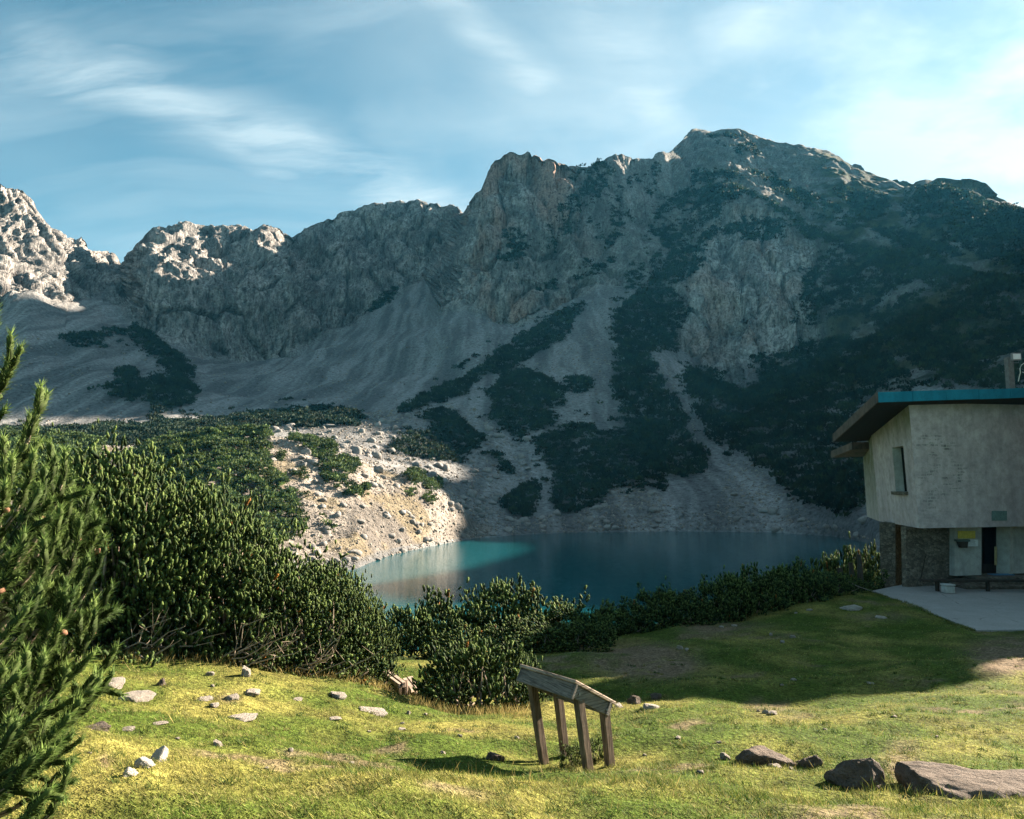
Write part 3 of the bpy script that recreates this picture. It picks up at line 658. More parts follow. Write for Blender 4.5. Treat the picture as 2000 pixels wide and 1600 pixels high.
# left wall with a real opening for the slit window: four strips round the hole
def facet_uv(px, py):
    A0, B0, A1 = C1, C2, top(C1); nrm = np.cross(B0-A0, A1-A0); d_ = np.array(ray(px, py)); t = (A0@nrm)/(d_@nrm); p_ = d_*t
    e1 = B0-A0; v = (p_[2]-zb); a1 = top(C1)-C1; k = v/a1[2]; p2 = p_-A0-a1*k; return (p2@e1)/(e1@e1), p_
u0, _ = facet_uv(1768, 915); u1, _ = facet_uv(1746, 915)
_, ptop = facet_uv(1757, 872); _, pbot = facet_uv(1760, 960)
def fac(u, z):
    b_ = C1*(1-u)+C2*u; t_ = top(C1)*(1-u)+top(C2)*u; k = (z-zb)/(t_[2]-zb); return b_*(1-k)+t_*k
def strip(ua, ub, za, zb_, nu=10, nv=14):
    us = np.linspace(ua, ub, nu)[None, :]; vs = np.linspace(0, 1, nv)[:, None]
    z0 = za if callable(za) else (lambda u: za); z1 = zb_ if callable(zb_) else (lambda u: zb_)
    G = np.zeros((nv, nu, 3))
    for i in range(nv):
        for j in range(nu):
            u = us[0, j]; G[i, j] = fac(u, z0(u)*(1-vs[i, 0])+z1(u)*vs[i, 0])
    return G
ztop = lambda u: (top(C1)*(1-u)+top(C2)*u)[2]
zt_, zb_w = float(ptop[2]), float(pbot[2])
for ua, ub, za, zb_ in ((0, u0, zb, ztop), (u1, 1, zb, ztop), (u0, u1, zb, zb_w), (u0, u1, zt_, ztop)):
    G = strip(ua, ub, za, zb_); tz = np.array([[(g_[2]-zb)/(ztop(0.5)-zb) for g_ in row] for row in G])
    gridpart('side_wall', G, PLASTER, {'peel': np.zeros(G.shape[0]*G.shape[1]), 'moss': (sstep(.70, 1.0, tz)*0.8).ravel()})
inn = np.cross(C2-C1, (0, 0, 1.)); inn /= np.linalg.norm(inn)
if inn[0] < 0: inn = -inn
win = MB(); dep = inn*0.45; q4 = [fac(u0, zb_w), fac(u1, zb_w), fac(u1, zt_), fac(u0, zt_)]
for i in range(4):
    a_, b_ = q4[i], q4[(i+1) % 4]; win.add([a_, b_, b_+dep, a_+dep], [(0, 1, 2, 3)])
wo = hpart('window', win, PANELW)
pn = MB(); pn.add([p_+dep*0.9 for p_ in q4], [(0, 1, 2, 3)]); hpart('pane', pn, GLASSD, wo)
sl_ = MB(); mid = (q4[0]+q4[1])/2; e_ = (q4[1]-q4[0]); R_s = np.stack([e_/np.linalg.norm(e_), inn, (0, 0, 1)], 1)
sl_.box(mid+np.array([0, 0, -0.08])-inn*0.05, (np.linalg.norm(e_)*1.15, 0.30, 0.16), R_s); hpart('sill', sl_, STONEW, wo, 0.02)
# rear side wall and the wall's return
G = wall_grid(C2, C3, top(C2), top(C3, .4), 8, 12); gridpart('side_wall', G, PLASTER, {'peel': np.zeros(96), 'moss': np.tile(np.linspace(0.2, 1, 12)[:, None], (1, 8)).ravel()})
bw = MB(); B5 = C0+np.array([0, 9.0, 0]); bw.add([C3, B5, B5+(0, 0, 5), C3+(0, 0, 4)], [(0, 1, 2, 3)]); bw.add([B5, C0, C0+(0, 0, 6), B5+(0, 0, 5)], [(0, 1, 2, 3)]); hpart('rear_wall', bw, PANELW)
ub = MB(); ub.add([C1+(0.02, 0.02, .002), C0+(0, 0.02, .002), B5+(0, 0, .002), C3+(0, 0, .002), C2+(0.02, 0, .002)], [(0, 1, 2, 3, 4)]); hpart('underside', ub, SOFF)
# roof slab with fascias
def rp(x, y, dz=0): return np.array([x, y, rooftop(x, y)+dz])
RF1 = at(1715, 786, 32.6); RR = at(2000, 777, 34.6); RF2 = at(1628, 864, 41.8)
ux = (RR-RF1)/(RR[0]-RF1[0]); RF0 = RF1+ux*16.0; RF3 = RF2+(RF0-RF1)
up_ = np.array([0, 0, 0.46])
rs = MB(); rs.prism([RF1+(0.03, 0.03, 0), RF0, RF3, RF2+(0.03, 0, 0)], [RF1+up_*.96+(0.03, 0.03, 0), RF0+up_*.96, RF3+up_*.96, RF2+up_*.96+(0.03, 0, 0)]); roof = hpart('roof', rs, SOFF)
L0 = RF0-RF1; nb = 9
for i in range(nb):                                             # the blue edge is made of separate sheets
    a_, b_ = RF1+L0*(i/nb+0.0008), RF1+L0*((i+1)/nb-0.0008); off = np.array([0, -0.035-0.004*(i % 2), 0]); j_ = np.array([0, 0, 0.008*((i*7) % 3-1)])
    f_ = MB(); f_.prism([a_+off+j_, b_+off+j_, b_+(0, .03, 0), a_+(0, .03, 0)], [a_+off+j_+up_, b_+off+j_+up_, b_+(0, .03, 0)+up_, a_+(0, .03, 0)+up_]); hpart('fascia_sheet', f_, BLUE, roof)
f_ = MB(); dl = RF2-RF1
f_.prism([RF1+(-.04, 0, 0), RF1+(.025, 0, 0), RF2+(.025, 0, 0), RF2+(-.04, 0, 0)], [RF1+(-.04, 0, 0)+up_, RF1+(.025, 0, 0)+up_, RF2+(.025, 0, 0)+up_, RF2+(-.04, 0, 0)+up_]); hpart('side_fascia', f_, RUSTY, roof)
# wing stand-in: unseen blocks added beyond the frame to cast shade
tb_ = MB(); tb_.prism([(23.3, 29.6, TERR-.3), (30.6, 30.2, TERR-.3), (30.6, 32.8, TERR-.3), (23.3, 32.2, TERR-.3)], [(23.3, 29.6, 7.3), (30.6, 30.2, 7.6), (30.6, 32.8, 7.6), (23.3, 32.2, 7.3)]); shade_block = hpart('unseen_shade_block', tb_, PANELW)
tb_ = MB(); tb_.prism([(23.2, 29.2, 7.3), (30.8, 29.8, 7.6), (30.8, 33.1, 7.6), (23.2, 32.5, 7.3)], [(23.2, 29.2, 7.65), (30.8, 29.8, 7.95), (30.8, 33.1, 7.95), (23.2, 32.5, 7.65)]); hpart('unseen_shade_cap', tb_, RUSTY, shade_block)
tb_ = MB(); mbp = [(26.7, 37.2), (42, 39), (42, 44), (31.7, 44)]; tb_.prism([(x_, y_, -1.9) for x_, y_ in mbp], [(x_, y_, 11.0) for x_, y_ in mbp]); hpart('unseen_shade_tower', tb_, PANELW, shade_block)
# lower rear eave
E1 = at(1664, 878, 42.4); E2 = at(1623, 894, 46.0); eu = np.array([0, 0, .40]); E3 = E2+(9, 1, 0.3); E4 = E1+(9, 1, 0.3)
f_ = MB(); f_.prism([E1, E4, E3, E2], [E1+eu, E4+eu, E3+eu, E2+eu]); hpart('rear_eave', f_, RUSTY, roof)
# stone piers and ground-floor walls
def gp(px, Y, z): u = (px-1000)/FPX; return np.array([u*(Y*CP+z*SP), Y, z])
def block(px0, px1, Y0, Y1, zl, zt, depth, flare=0.0):
    a_, b_ = gp(px0, Y0, zl), gp(px1, Y1, zl); n_ = np.array([-(b_-a_)[1], (b_-a_)[0], 0]); n_ /= np.linalg.norm(n_); n_ *= depth if n_[1] > 0 else -depth
    a2, b2 = gp(px0-flare, Y0, zt), gp(px1, Y1, zt)
    m_ = MB(); m_.prism([a_, b_, b_+n_, a_+n_], [a2, b2, b2+n_, a2+n_]); return m_
hpart('pier', block(1721, 1749, 38.3, 37.9, TERR-0.5, zb+0.05, 1.6, 4), STONEW)
hpart('pier', block(1772, 1864, 35.3, 36.3, TERR-0.5, zb, 0.28, 3), STONEW)
hpart('gap_shade', block(1743, 1790, 39.6, 39.9, TERR-0.5, zb, .3), DARKW)  # dark block standing in for the shade in the open gap
hpart('panel_wall', block(1864.5, 1917, 35.9, 36.3, TERR+0.45, zb, 0.35), PANELW)
hpart('panel_wall', block(1977, 2150, 36.8, 38.0, TERR+0.45, zb, 0.35), PANELW)
hpart('plinth', block(1864, 2150, 36.6, 38.0, TERR-0.5, TERR+0.44, 1.5), STONEW)
dr = block(1917.5, 1976.5, 37.1, 37.5, TERR+0.45, zb, 0.1); door = hpart('door', dr, DARKW)
hpart('glazing', block(1922, 1943, 37.0, 37.1, TERR+0.9, zb-0.15, 0.05), GLASSD, door)
hpart('glazing', block(1950, 1971, 37.15, 37.25, TERR+0.9, zb-0.15, 0.05), GLASSD, door)
BRASS = mat_simple('worn_yellow_metal', (0.42, 0.33, 0.16), 0.5, 0.4, 0.4)
hpart('push_bar', block(1943.5, 1947.5, 36.85, 36.86, TERR+0.85, TERR+1.75, 0.05), BRASS, door)
hpart('reveal', block(1973, 1979, 36.55, 36.8, TERR+0.45, zb, 0.6), PANELW, door)
# plaque on the front wall
def on_front(px, py, out=0.03):
    nrm = np.cross(C0-C1, top(C1)-C1); d_ = np.array(ray(px, py)); t = (C1@nrm)/(d_@nrm); return d_*t+np.array([0.03, -1, 0])*out
pl = MB(); a_, b_, c_, d_ = on_front(1937, 1017), on_front(1966, 1017), on_front(1966, 998), on_front(1937, 998); bk = np.array([0, .04, 0])
pl.prism([a_, b_, c_, d_], [a_+bk, b_+bk, c_+bk, d_+bk]); hpart('plaque', pl, mat_simple('green_bronze_plaque', (0.07, 0.13, 0.125), 0.6, 0.3, 0.45, 14))
# chimney with floodlight and cable
ch = MB(); cb_ = at(1982, 757, 36.0); ch.box(cb_+np.array([0, 0.3, 0.60]), (0.29, 0.29, 1.9)); chim = hpart('chimney', ch, mat_simple('chimney_render', (0.16, 0.155, 0.15), .95, .1), roof, 0.015)
floodlight = link('floodlight', None, loc=tuple(at(1984, 697, 35.9)), label='small square floodlight on top of the hut chimney', cat='lamp')
fl = MB(); fl.box((0, 0, 0), (0.46, 0.14, 0.36)); link('housing', fl.mesh('housing', METAL, 0.02), floodlight)
fl = MB(); fl.box((0, -0.078, 0), (0.36, 0.012, 0.26)); link('lens', fl.mesh('lens', mat_simple('frosted_lens', (0.62, 0.64, 0.66), .3, .5, .1)), floodlight)
fl = MB(); fl.tube([(-.2, .08, -.1), (-.2, .12, -.28), (.2, .12, -.28), (.2, .08, -.1)], 0.014, 5); link('bracket', fl.mesh('bracket', METAL), floodlight)
cbl = MB(); pts = [at(x_, y_, 35.85) for x_, y_ in ((1989, 745), (1991, 735), (1993, 728), (1992, 720), (1995, 713), (2001, 709), (2010, 712), (2014, 722), (2006, 729), (1997, 727))]
cbl.tube(pts, 0.022, 5); link('cable', cbl.mesh('cable', mat_simple('white_cable', (0.62, 0.60, 0.52), .5, .3, .1)), label='loop of pale cable hanging beside the hut chimney', cat='cable')
# notices on the panel by the door
def notice(px0, px1, py0, py1, Y, mat, name, label, cat, th_=0.02):
    m_ = MB(); a_, b_, c_, d_ = at(px0, py1, Y), at(px1, py1, Y), at(px1, py0, Y), at(px0, py0, Y); cen = (a_+c_)/2; k_ = np.array([0, th_, 0])
    m_.prism([p_-cen for p_ in (a_, b_, c_, d_)], [p_-cen+k_ for p_ in (a_, b_, c_, d_)])
    return link(name, m_.mesh(name, mat), loc=tuple(cen), label=label, cat=cat)
YEL = mat_simple('yellow_poster', (0.46, 0.36, 0.07), .8, .1, .3, 9)
notice(1871, 1905, 1037, 1052, 35.84, YEL, 'poster', 'faded yellow notice board on the white panel by the hut door', 'notice')
paper = mat_simple('white_paper', (0.60, 0.62, 0.62), .8, .1, .1)
INK = mat_simple('dark_ink', (0.10, 0.12, 0.13), .8, .1, .2)
no = notice(1889, 1910, 1054, 1067, 35.86, paper, 'paper_sign', 'white paper sheet with rows of dark writing beside the mailbox', 'sign')
rg = random.Random(3)
for r_i in range(5):                                            # lines of writing too small to read in the picture
    x_ = -0.23
    ln_ = MB()
    for w_ in (rg.uniform(.30, .43),): ln_.box((x_+w_/2, -0.006, 0.115-r_i*0.055), (w_, 0.004, 0.016))
    link('text_line', ln_.mesh('text_line', INK), no)
mbx = link('mailbox', None, loc=tuple(at(1880, 1060, 35.70)), label='dark metal mailbox with overhanging lid on white panel', cat='mailbox')
m_ = MB(); m_.box((0, 0.02, 0.10), (0.62, 0.30, 0.10)); link('lid', m_.mesh('lid', mat_simple('green_metal', (0.05, 0.075, 0.07), .5, .4), 0.02), mbx)
m_ = MB(); m_.prism([(-.12, -.10, -.24), (.16, -.10, -.24), (.16, .14, -.24), (-.12, .14, -.24)], [(-.22, -.10, .05), (.22, -.10, .05), (.22, .14, .05), (-.22, .14, .05)]); link('body', m_.mesh('body', DARKW), mbx)
# bench, door mat, stone steps and fence by the terrace
mt = MB(); mt.box((0, 0, 0), (1.0, .5, .03)); link('door_mat', mt.mesh('door_mat', mat_simple('blue_mat', (0.10, 0.22, 0.36), .95, .05, .3)), loc=tuple(gp(1955, 36.35, TERR+.465)), label='small blue mat lying on the doorstep of the hut', cat='mat')
st = link('stone_steps', None, loc=tuple(gp(1930, 35.5, TERR)), label='low dark stone steps below the hut door', cat='steps')
for i, (w_, d_, h_) in enumerate(((5.2, 1.9, .16), (4.4, 1.45, .30), (3.6, 1.0, .44))):
    m_ = MB(); m_.box((1.0+0.1*i, 0.25*i, h_/2), (w_, d_, h_)); link('step', m_.mesh('step', STONEW, 0.03), st)
def plank_bench(name, P0_, P1_, h, w, th_, mat, legmat, label, cat, logs=True, overhang=.12, nl=2):
    P0_, P1_ = np.array(P0_, float), np.array(P1_, float); d_ = P1_-P0_; ln_ = np.linalg.norm(d_); e_ = d_/ln_; s_ = np.array([-e_[1], e_[0], 0]); s_ /= np.linalg.norm(s_)
    root = link(name, None, loc=tuple(P0_), label=label, cat=cat); n_ = np.cross(e_, s_)
    m_ = MB(); m_.box(d_/2+np.array([0, 0, h-th_/2]), (ln_, w, th_), np.stack([e_, s_, n_], 1)); link('plank', m_.mesh('plank', mat, 0.012), root)
    for t_ in np.linspace(overhang, 1-overhang, nl):
        m_ = MB(); b_ = d_*t_; m_.tube([b_+(0, 0, -.15), b_+(0, 0, h-th_-0.002)], 0.09 if logs else .06, 8); link('leg', m_.mesh('leg', legmat), root)
    return root
plank_bench('bench', gp(1800, 34.0, TERR), gp(2060, 33.9, TERR), .52, .42, .09, DARKW, DARKW, 'long dark timber bench before the hut steps', 'bench', nl=3)
m_ = MB(); m_.box((0, 0, .16), (.42, .38, .32)); m_.box((0, 0, .36), (.5, .44, .07)); link('flower_tub', m_.mesh('flower_tub', PANELW, .03), loc=tuple(gp(1852, 33.4, TERR)), label='small pale concrete tub under the end of the dark bench', cat='tub')
m_ = MB(); m_.tube([(0, 0, 0), (.55, .42, 1.15)], .02, 5); link('leaning_stick', m_.mesh('leaning_stick', DARKW), loc=tuple(gp(1797, 34.9, TERR+.28)), label='thin stick leaning on the stone pier by the bench', cat='stick')
for i, (px_, Y_, h_, lb) in enumerate(((1643, 33.0, 1.05, 'short dark fence post farthest from the hut'), (1681, 34.4, 1.65, 'tall dark fence post nearest the hut pier'), (1664, 35.5, 1.3, 'dark fence post standing between two others by the hedge'))):
    x_ = gp(px_, Y_, -4.7); zg = float(ground(x_[0], x_[1])); m_ = MB(); m_.tube([(0, 0, -.3), (0.02, 0, h_*.6), (0.0, 0.03, h_)], [.13, .12, .10], 7)
    link('fence_post', m_.mesh('fence_post', DARKW), loc=(x_[0], x_[1], zg), label=lb, cat='post', group='fence posts beside the hut')
m_ = MB(); a_ = gp(1643, 33.0, -4.0); b_ = gp(1705, 33.6, -4.66); m_.tube([a_, a_*.5+b_*.5-(0, 0, .06), b_], .018, 5); link('fence_rope', m_.mesh('fence_rope', mat_simple('old_rope', (.22, .20, .16))), label='slack pale rope running from fence post down to terrace', cat='rope')
# ================================================================== timber things on the meadow
def mat_wood(name, c0, c1, ring=(0.03, 0.026, 0.022), flat=False):
    m, n = newmat(name); ob = n.obj()
    g_ = n.noise(n.map(ob, scale=(2.0, 2.0, 30) if flat else (26, 26, 1.8)), 1.0, 5, 0.7, 0.8); f = n.noise(ob, 4.0, 4, 0.65); k = n.noise(n.map(ob, scale=(3, 3, 75) if flat else (65, 65, 2.8)), 1.0, 3, 0.65)
    c = n.mix(n.ramp(g_, [(0.3, 0.0), (0.7, 1.0)]), c0, c1); c = n.mix(n.ramp(f, [(0.45, 0.0), (0.75, 0.55)]), c, tuple(v*0.6 for v in c0))
    c = n.mix(n.ramp(k, [(0.36, 0.75), (0.46, 0.0)]), c, ring)
    n.out(n.principled(c, 0.85, 0.15, n.bump(n.math('ADD', g_, k), 0.5, 0.008))); return m
WOOD_POST = mat_wood('weathered_post', (0.055, 0.038, 0.028), (0.215, 0.160, 0.118))
WOOD_RAIL = mat_wood('grey_board', (0.07, 0.066, 0.062), (0.24, 0.22, 0.20), flat=True)
WOOD_TOP = mat_wood('bleached_board', (0.22, 0.165, 0.13), (0.44, 0.35, 0.28), flat=True)
def R3(e, s): e = e/np.linalg.norm(e); n_ = np.cross(e, s); n_ /= np.linalg.norm(n_); return np.stack([e, np.cross(n_, e), n_], 1)
# information stand without its panel: four leaning posts, tilted frame
YS = 7.7
def post_pt(px, py, Y): return at(px, py, Y)
stand_b = {'fl': at(1150, 1513, 7.75), 'fr': at(1194, 1521, 8.05), 'bl': at(1062, 1487, 8.55), 'br': at(1104, 1478, 8.85)}
stand_t = {'fl': at(1128, 1350, 7.75), 'fr': at(1180, 1383, 8.05), 'bl': at(1036, 1316, 8.55), 'br': at(1089, 1350, 8.85)}
SB = at(1125, 1500, 8.2); stand = link('information_stand', None, loc=tuple(SB), label='leaning weathered timber information stand with tilted board on four posts', cat='stand')
def orient_box(m_, a_, b_, w, d, yaw=None):
    """square timber from a_ to b_, its faces turned about its length by yaw"""
    e = (b_-a_); ln_ = np.linalg.norm(e); e /= ln_; s = np.array([math.cos(yaw or 0), math.sin(yaw or 0), 0]); s -= e*(s@e); s /= np.linalg.norm(s); t = np.cross(e, s)
    V = [];
    for k, c_ in ((0, a_), (1, b_)):
        for i, j in ((-1, -1), (1, -1), (1, 1), (-1, 1)): V.append(c_+s*i*w/2+t*j*d/2)
    m_.prism(V[:4], V[4:])
yaw_s = math.radians(37)
for k in ('fl', 'fr', 'bl', 'br'):
    m_ = MB(); a_, b_ = stand_b[k], stand_t[k]; e = b_-a_; mid_ = a_-e*0.12
    Lw = np.linalg.norm(e)*1.12; m0 = MB(); orient_box(m0, np.array([0, 0, 0.]), e*1.12+(0, 0, 0), 0.088, 0.080, yaw_s)
    link('post', m0.mesh('post', WOOD_POST, 0.006), stand, loc=tuple(mid_-SB))
# frame corners as seen: top edge
cA = at(1016, 1296, 8.62); cB = at(1125, 1328, 7.62); cC = at(1204, 1371, 8.05); cD = cA+(cC-cB)
upn = np.cross(cB-cA, cC-cB); upn /= np.linalg.norm(upn); upn = upn if upn[2] > 0 else -upn
def slab(pts, th_, off=0.0):
    m_ = MB(); pts = [np.array(p_)-SB for p_ in pts]; m_.prism([p_-upn*(th_-off) for p_ in pts], [p_+upn*off for p_ in pts]); return m_
link('board', slab([cA, cB, cC, cD], 0.035).mesh('board', WOOD_TOP, 0.006), stand, label='tilted bleached top board')
def rail(a_, b_, h, t_, inw, mat, drop=0.036):
    a_, b_ = np.array(a_)-SB, np.array(b_)-SB; m_ = MB(); e = b_-a_; iv = inw/np.linalg.norm(inw)*t_; a_ = a_-upn*drop; b_ = b_-upn*drop
    m_.prism([a_, b_, b_+iv, a_+iv], [a_-upn*h, b_-upn*h, b_+iv-upn*h, a_+iv-upn*h]); return link('rail', m_.mesh('rail', mat, 0.005), stand)
i1 = (cC-cB); i2 = (cA-cB); ins = 0.03
n1_ = i1/np.linalg.norm(i1); n2_ = i2/np.linalg.norm(i2)
rail(cA+n1_*.03, cB+n1_*.03, 0.15, 0.035, i1, WOOD_RAIL); rail(cB+n1_*.03+n2_*.02, cC+n2_*.02-n1_*.02, 0.13, 0.035, i2, WOOD_RAIL)
rail(cC-n1_*.06+n2_*.0, cD-n1_*.06, 0.13, 0.035, -i1, WOOD_RAIL); rail(cD-n2_*.02-n1_*.07, cA-n2_*.02+n1_*.03, 0.13, 0.035, -i2, WOOD_RAIL)
for t_, dz_ in ((.18, .07), (.86, .08)):
    p_ = cB+(cC-cB)*t_-SB-upn*(.036+dz_)-n2_*.012+n2_*.02; m_ = MB(); m_.tube([p_-n2_*.006, p_+n2_*.02], .012, 8); link('bolt', m_.mesh('bolt', METAL), stand)

# picnic table with a bench on either side
def plank_between(root, pts, th_, mat, name='plank'):
    o_ = np.array(root.location); m_ = MB(); P_ = [np.array(p_)-o_ for p_ in pts]; m_.prism([p_-(0, 0, th_) for p_ in P_], P_); return link(name, m_.mesh(name, mat, .008), root)
def legs(root, pts, r, mat):
    o_ = np.array(root.location)
    for p_, ztop_ in pts:
        zg = float(ground(p_[0], p_[1])); m_ = MB(); m_.tube([np.array([p_[0], p_[1], zg-.2])-o_, np.array([p_[0], p_[1], (zg+ztop_)/2])-o_+(.01, 0, 0), np.array([p_[0], p_[1], ztop_])-o_], [r*1.05, r, r*.95], 9); link('leg', m_.mesh('leg', mat), root)
def lvl(px, py, z): dx, dy, dz = ray(px, py); return np.array([dx/dz*z, dy/dz*z, z])
zt = -3.72
tb = link('picnic_table', None, loc=tuple(lvl(775, 1370, -4.45)), label='weathered picnic table with split plank top on log legs', cat='table')
qa, qb, qc, qd = lvl(745, 1312, zt), lvl(760, 1308, zt), lvl(793, 1333, zt), lvl(778, 1336, zt)
plank_between(tb, [qa, (qa+qb)/2-(.02, 0, 0), (qd+qc)/2-(.02, 0, 0), qd], .09, WOOD_TOP); plank_between(tb, [(qa+qb)/2+(.0, 0, 0.012), qb+(0, 0, .012), qc+(0, 0, .012), (qd+qc)/2+(0, 0, .012)], .10, WOOD_TOP)
legs(tb, [(lvl(752, 1314, zt-.1), zt-.085), (lvl(762, 1312, zt-.1), zt-.085), (lvl(777, 1334, zt-.1), zt-.085), (lvl(788, 1332, zt-.1), zt-.085)], .085, WOOD_POST)
zl = -4.16
bl = link('bench', None, loc=tuple(lvl(730, 1350, -4.5)), label='low single-plank bench in the grass beside the dark pine thicket', cat='bench')
qa, qb, qc, qd = lvl(708, 1327, zl), lvl(718, 1326, zl), lvl(750, 1353, zl), lvl(738, 1355, zl)
plank_between(bl, [qa, qb, qc, qd], .06, WOOD_TOP); legs(bl, [((qa*.82+qd*.18)*.5+(qb*.82+qc*.18)*.5, zl-.055), ((qa*.15+qd*.85)*.5+(qb*.15+qc*.85)*.5, zl-.055)], .075, WOOD_POST)
zr_ = -4.08
br = link('bench', None, loc=tuple(lvl(800, 1350, -4.4)), label='two-plank timber bench between the picnic table and round bush', cat='bench')
for (xa, ya), (xb, yb), (xc, yc), (xd, yd), dz_ in (((786, 1325), (794, 1323), (811, 1345), (803, 1348), 0), ((795, 1323), (806, 1321), (815, 1340), (812, 1344), .01)):
    plank_between(br, [lvl(xa, ya, zr_)+(0, 0, dz_), lvl(xb, yb, zr_)+(0, 0, dz_), lvl(xc, yc, zr_)+(0, 0, dz_), lvl(xd, yd, zr_)+(0, 0, dz_)], .06, WOOD_TOP)
legs(br, [(lvl(797, 1327, zr_), zr_-.055), (lvl(807, 1341, zr_), zr_-.055)], .08, WOOD_POST)

# ------------------------------------------------------------------ stones
def mat_stone(name, c0, c1, lich=(0.07, 0.07, 0.065)):
    m, n = newmat(name); ob = n.obj(); f = n.noise(ob, 1.6, 6, 0.65); g_ = n.noise(ob, 9.0, 5, 0.7)
    oi = n.n('ShaderNodeObjectInfo').outputs['Random']
    c = n.mix(n.ramp(f, [(0.3, 0.0), (0.7, 1.0)]), c0, c1); c = n.mix(n.ramp(g_, [(0.36, 0.7), (0.48, 0.0)]), c, lich)
    c = n.mix(n.math('MULTIPLY', oi, 0.35), c, tuple(v*0.55 for v in c0))
    n.out(n.principled(c, 0.92, 0.12, n.bump(n.math('ADD', f, g_), 0.9, 0.12))); return m
ST_PALE = mat_stone('pale_stone', (0.36, 0.32, 0.28), (0.52, 0.47, 0.415), (0.22, 0.20, 0.165))
ST_WHITE = mat_stone('white_marble', (0.66, 0.62, 0.57), (0.80, 0.76, 0.70), (0.42, 0.36, 0.30))
ST_GREY = mat_stone('grey_boulder', (0.11, 0.09, 0.075), (0.27, 0.22, 0.185))
ST_SCREE = mat_stone('scree_boulder', (0.20, 0.19, 0.18), (0.32, 0.305, 0.285), (0.10, 0.098, 0.095))
_ico = {}
def ico(sub):
    if sub not in _ico:
        import bmesh
        bm = bmesh.new(); bmesh.ops.create_icosphere(bm, subdivisions=sub, radius=1.0); bm.verts.ensure_lookup_table()
        _ico[sub] = (np.array([v.co[:] for v in bm.verts]), np.array([[v.index for v in f.verts] for f in bm.faces])); bm.free()
    return _ico[sub]
def rock(seed, sub=3, cuts=9, rough=0.10, squash=(1, 1, 1)):
    V, F = ico(sub); V = V.copy(); r = np.random.default_rng(seed)
    for _ in range(cuts):
        n_ = r.normal(size=3); n_ /= np.linalg.norm(n_); d_ = r.uniform(.45, .85); k = np.maximum(V@n_-d_, 0); V = V-n_*k[:, None]*0.93
    V = V*(1+fbm(V*1.7+seed*3.1, 2, seed)[:, None]*rough*1.6+fbm(V*5+seed, 3, seed+9)[:, None]*rough*0.55); V = V/np.abs(V).max(0)
    return V*np.array(squash), F
def mrock(seed, mat, sub=3, cuts=9, rough=.1, squash=(1, 1, 1)):
    V, F = rock(seed, sub, cuts, rough, squash); return mesh_np('stone', V, F, mat, sub < 2, None)
PALE = [mrock(i, ST_PALE, 3, 10, .09) for i in range(6)]; WHITE = [mrock(40+i, ST_WHITE, 3, 8, .12) for i in range(3)]; GREY = [mrock(80+i, ST_GREY, 4, 8, .14) for i in range(4)]
for m_ in PALE+WHITE+GREY: m_.polygons.foreach_set('use_smooth', [False]*len(m_.polygons))
rs_ = random.Random(5)
def stone(px, py, w, h, kinds, label=None, group=None, flat=1.0, name='stone', rz=None, tilt=(0, 0)):
    P_ = on_ground(px, py+h*0.35); d_ = math.hypot(P_[0], P_[1]); m_px = d_/FPX*1.03
    W_ = w*m_px/2; H_ = max(h*m_px*0.62, W_*0.16)*flat; k = kinds[rs_.randrange(len(kinds))]
    SKIRTS.append((P_[0], P_[1], W_*.92, W_*.72))
    return link(name, k, loc=(P_[0], P_[1], P_[2]+H_*(0.02 if name == 'boulder' else 0.15)), rot=(tilt[0], tilt[1], rs_.uniform(0, 6.28) if rz is None else rz), scale=(W_, W_*rs_.uniform(.65, .95), H_),
         label=label or 'small pale stone lying half sunk in the meadow grass', cat='stone', group=group or (None if label else 'small pale stones in the meadow'))
S_ = stone; SMALL = []
S_(223, 1335, 51, 17, PALE, 'knobbly pale rock in the grass beside the nearest pine branches')
S_(316, 1333, 18, 15, GREY, 'small pointed dark stone sticking up from sunlit grass', tilt=(.3, .2))
S_(267, 1360, 57, 12, PALE, 'broad flat pale slab below the pointed dark stone'); S_(477, 1402, 60, 12, PALE, 'long flat pale slab with reddish weeds behind it')
S_(189, 1420, 63, 14, GREY, 'long flat grey slab next to the nearest pine branches'); S_(252, 1423, 27, 10, PALE, 'small oval pale stone beside the long grey slab')
S_(480, 1312, 24, 20, PALE, 'upright pale stone at the foot of the pine thicket', tilt=(.1, .3))
S_(117, 1461, 24, 14, WHITE, 'white stone beside the lowest branches of the nearest pine')
S_(309, 1474, 27, 44, WHITE, 'tall curved white stone, the brightest of three together', tilt=(-.2, .35), rz=.6); S_(283, 1490, 34, 24, WHITE, 'rounded white stone in the middle of three together'); S_(256, 1508, 28, 22, WHITE, 'small white stone at the lower end of three together')
S_(425, 1453, 27, 11, PALE, 'pale split stone in open grass between two slabs'); S_(726, 1388, 72, 11, PALE, 'long narrow pale slab in the grass before the low bench', rz=-.35)
S_(967, 1476, 40, 27, GREY, 'dark rounded stone at the edge of the stand shadow'); S_(660, 1359, 38, 13, PALE, 'pale broken slab near the low single-plank bench')
S_(1240, 1368, 30, 21, GREY, 'dark grey block beside the information stand'); S_(1284, 1358, 32, 19, GREY, 'cracked grey stone at the end of a small stone row'); S_(1272, 1379, 38, 11, PALE, 'flat pale stone in front of two grey blocks')
S_(1415, 1478, 23, 13, PALE, 'small pointed pale stone alone left of the boulders', tilt=(.2, -.2)); S_(1510, 1495, 28, 11, PALE, 'flat pale stone right under the dark low boulder')
S_(1660, 1187, 42, 11, PALE, 'pale flat slab in shaded grass near the fence posts'); S_(773, 1283, 12, 13, PALE, 'pale stone standing in the gap beside the dark thicket'); S_(492, 1353, 42, 12, PALE, 'low pale outcrop beside a patch of bare earth')
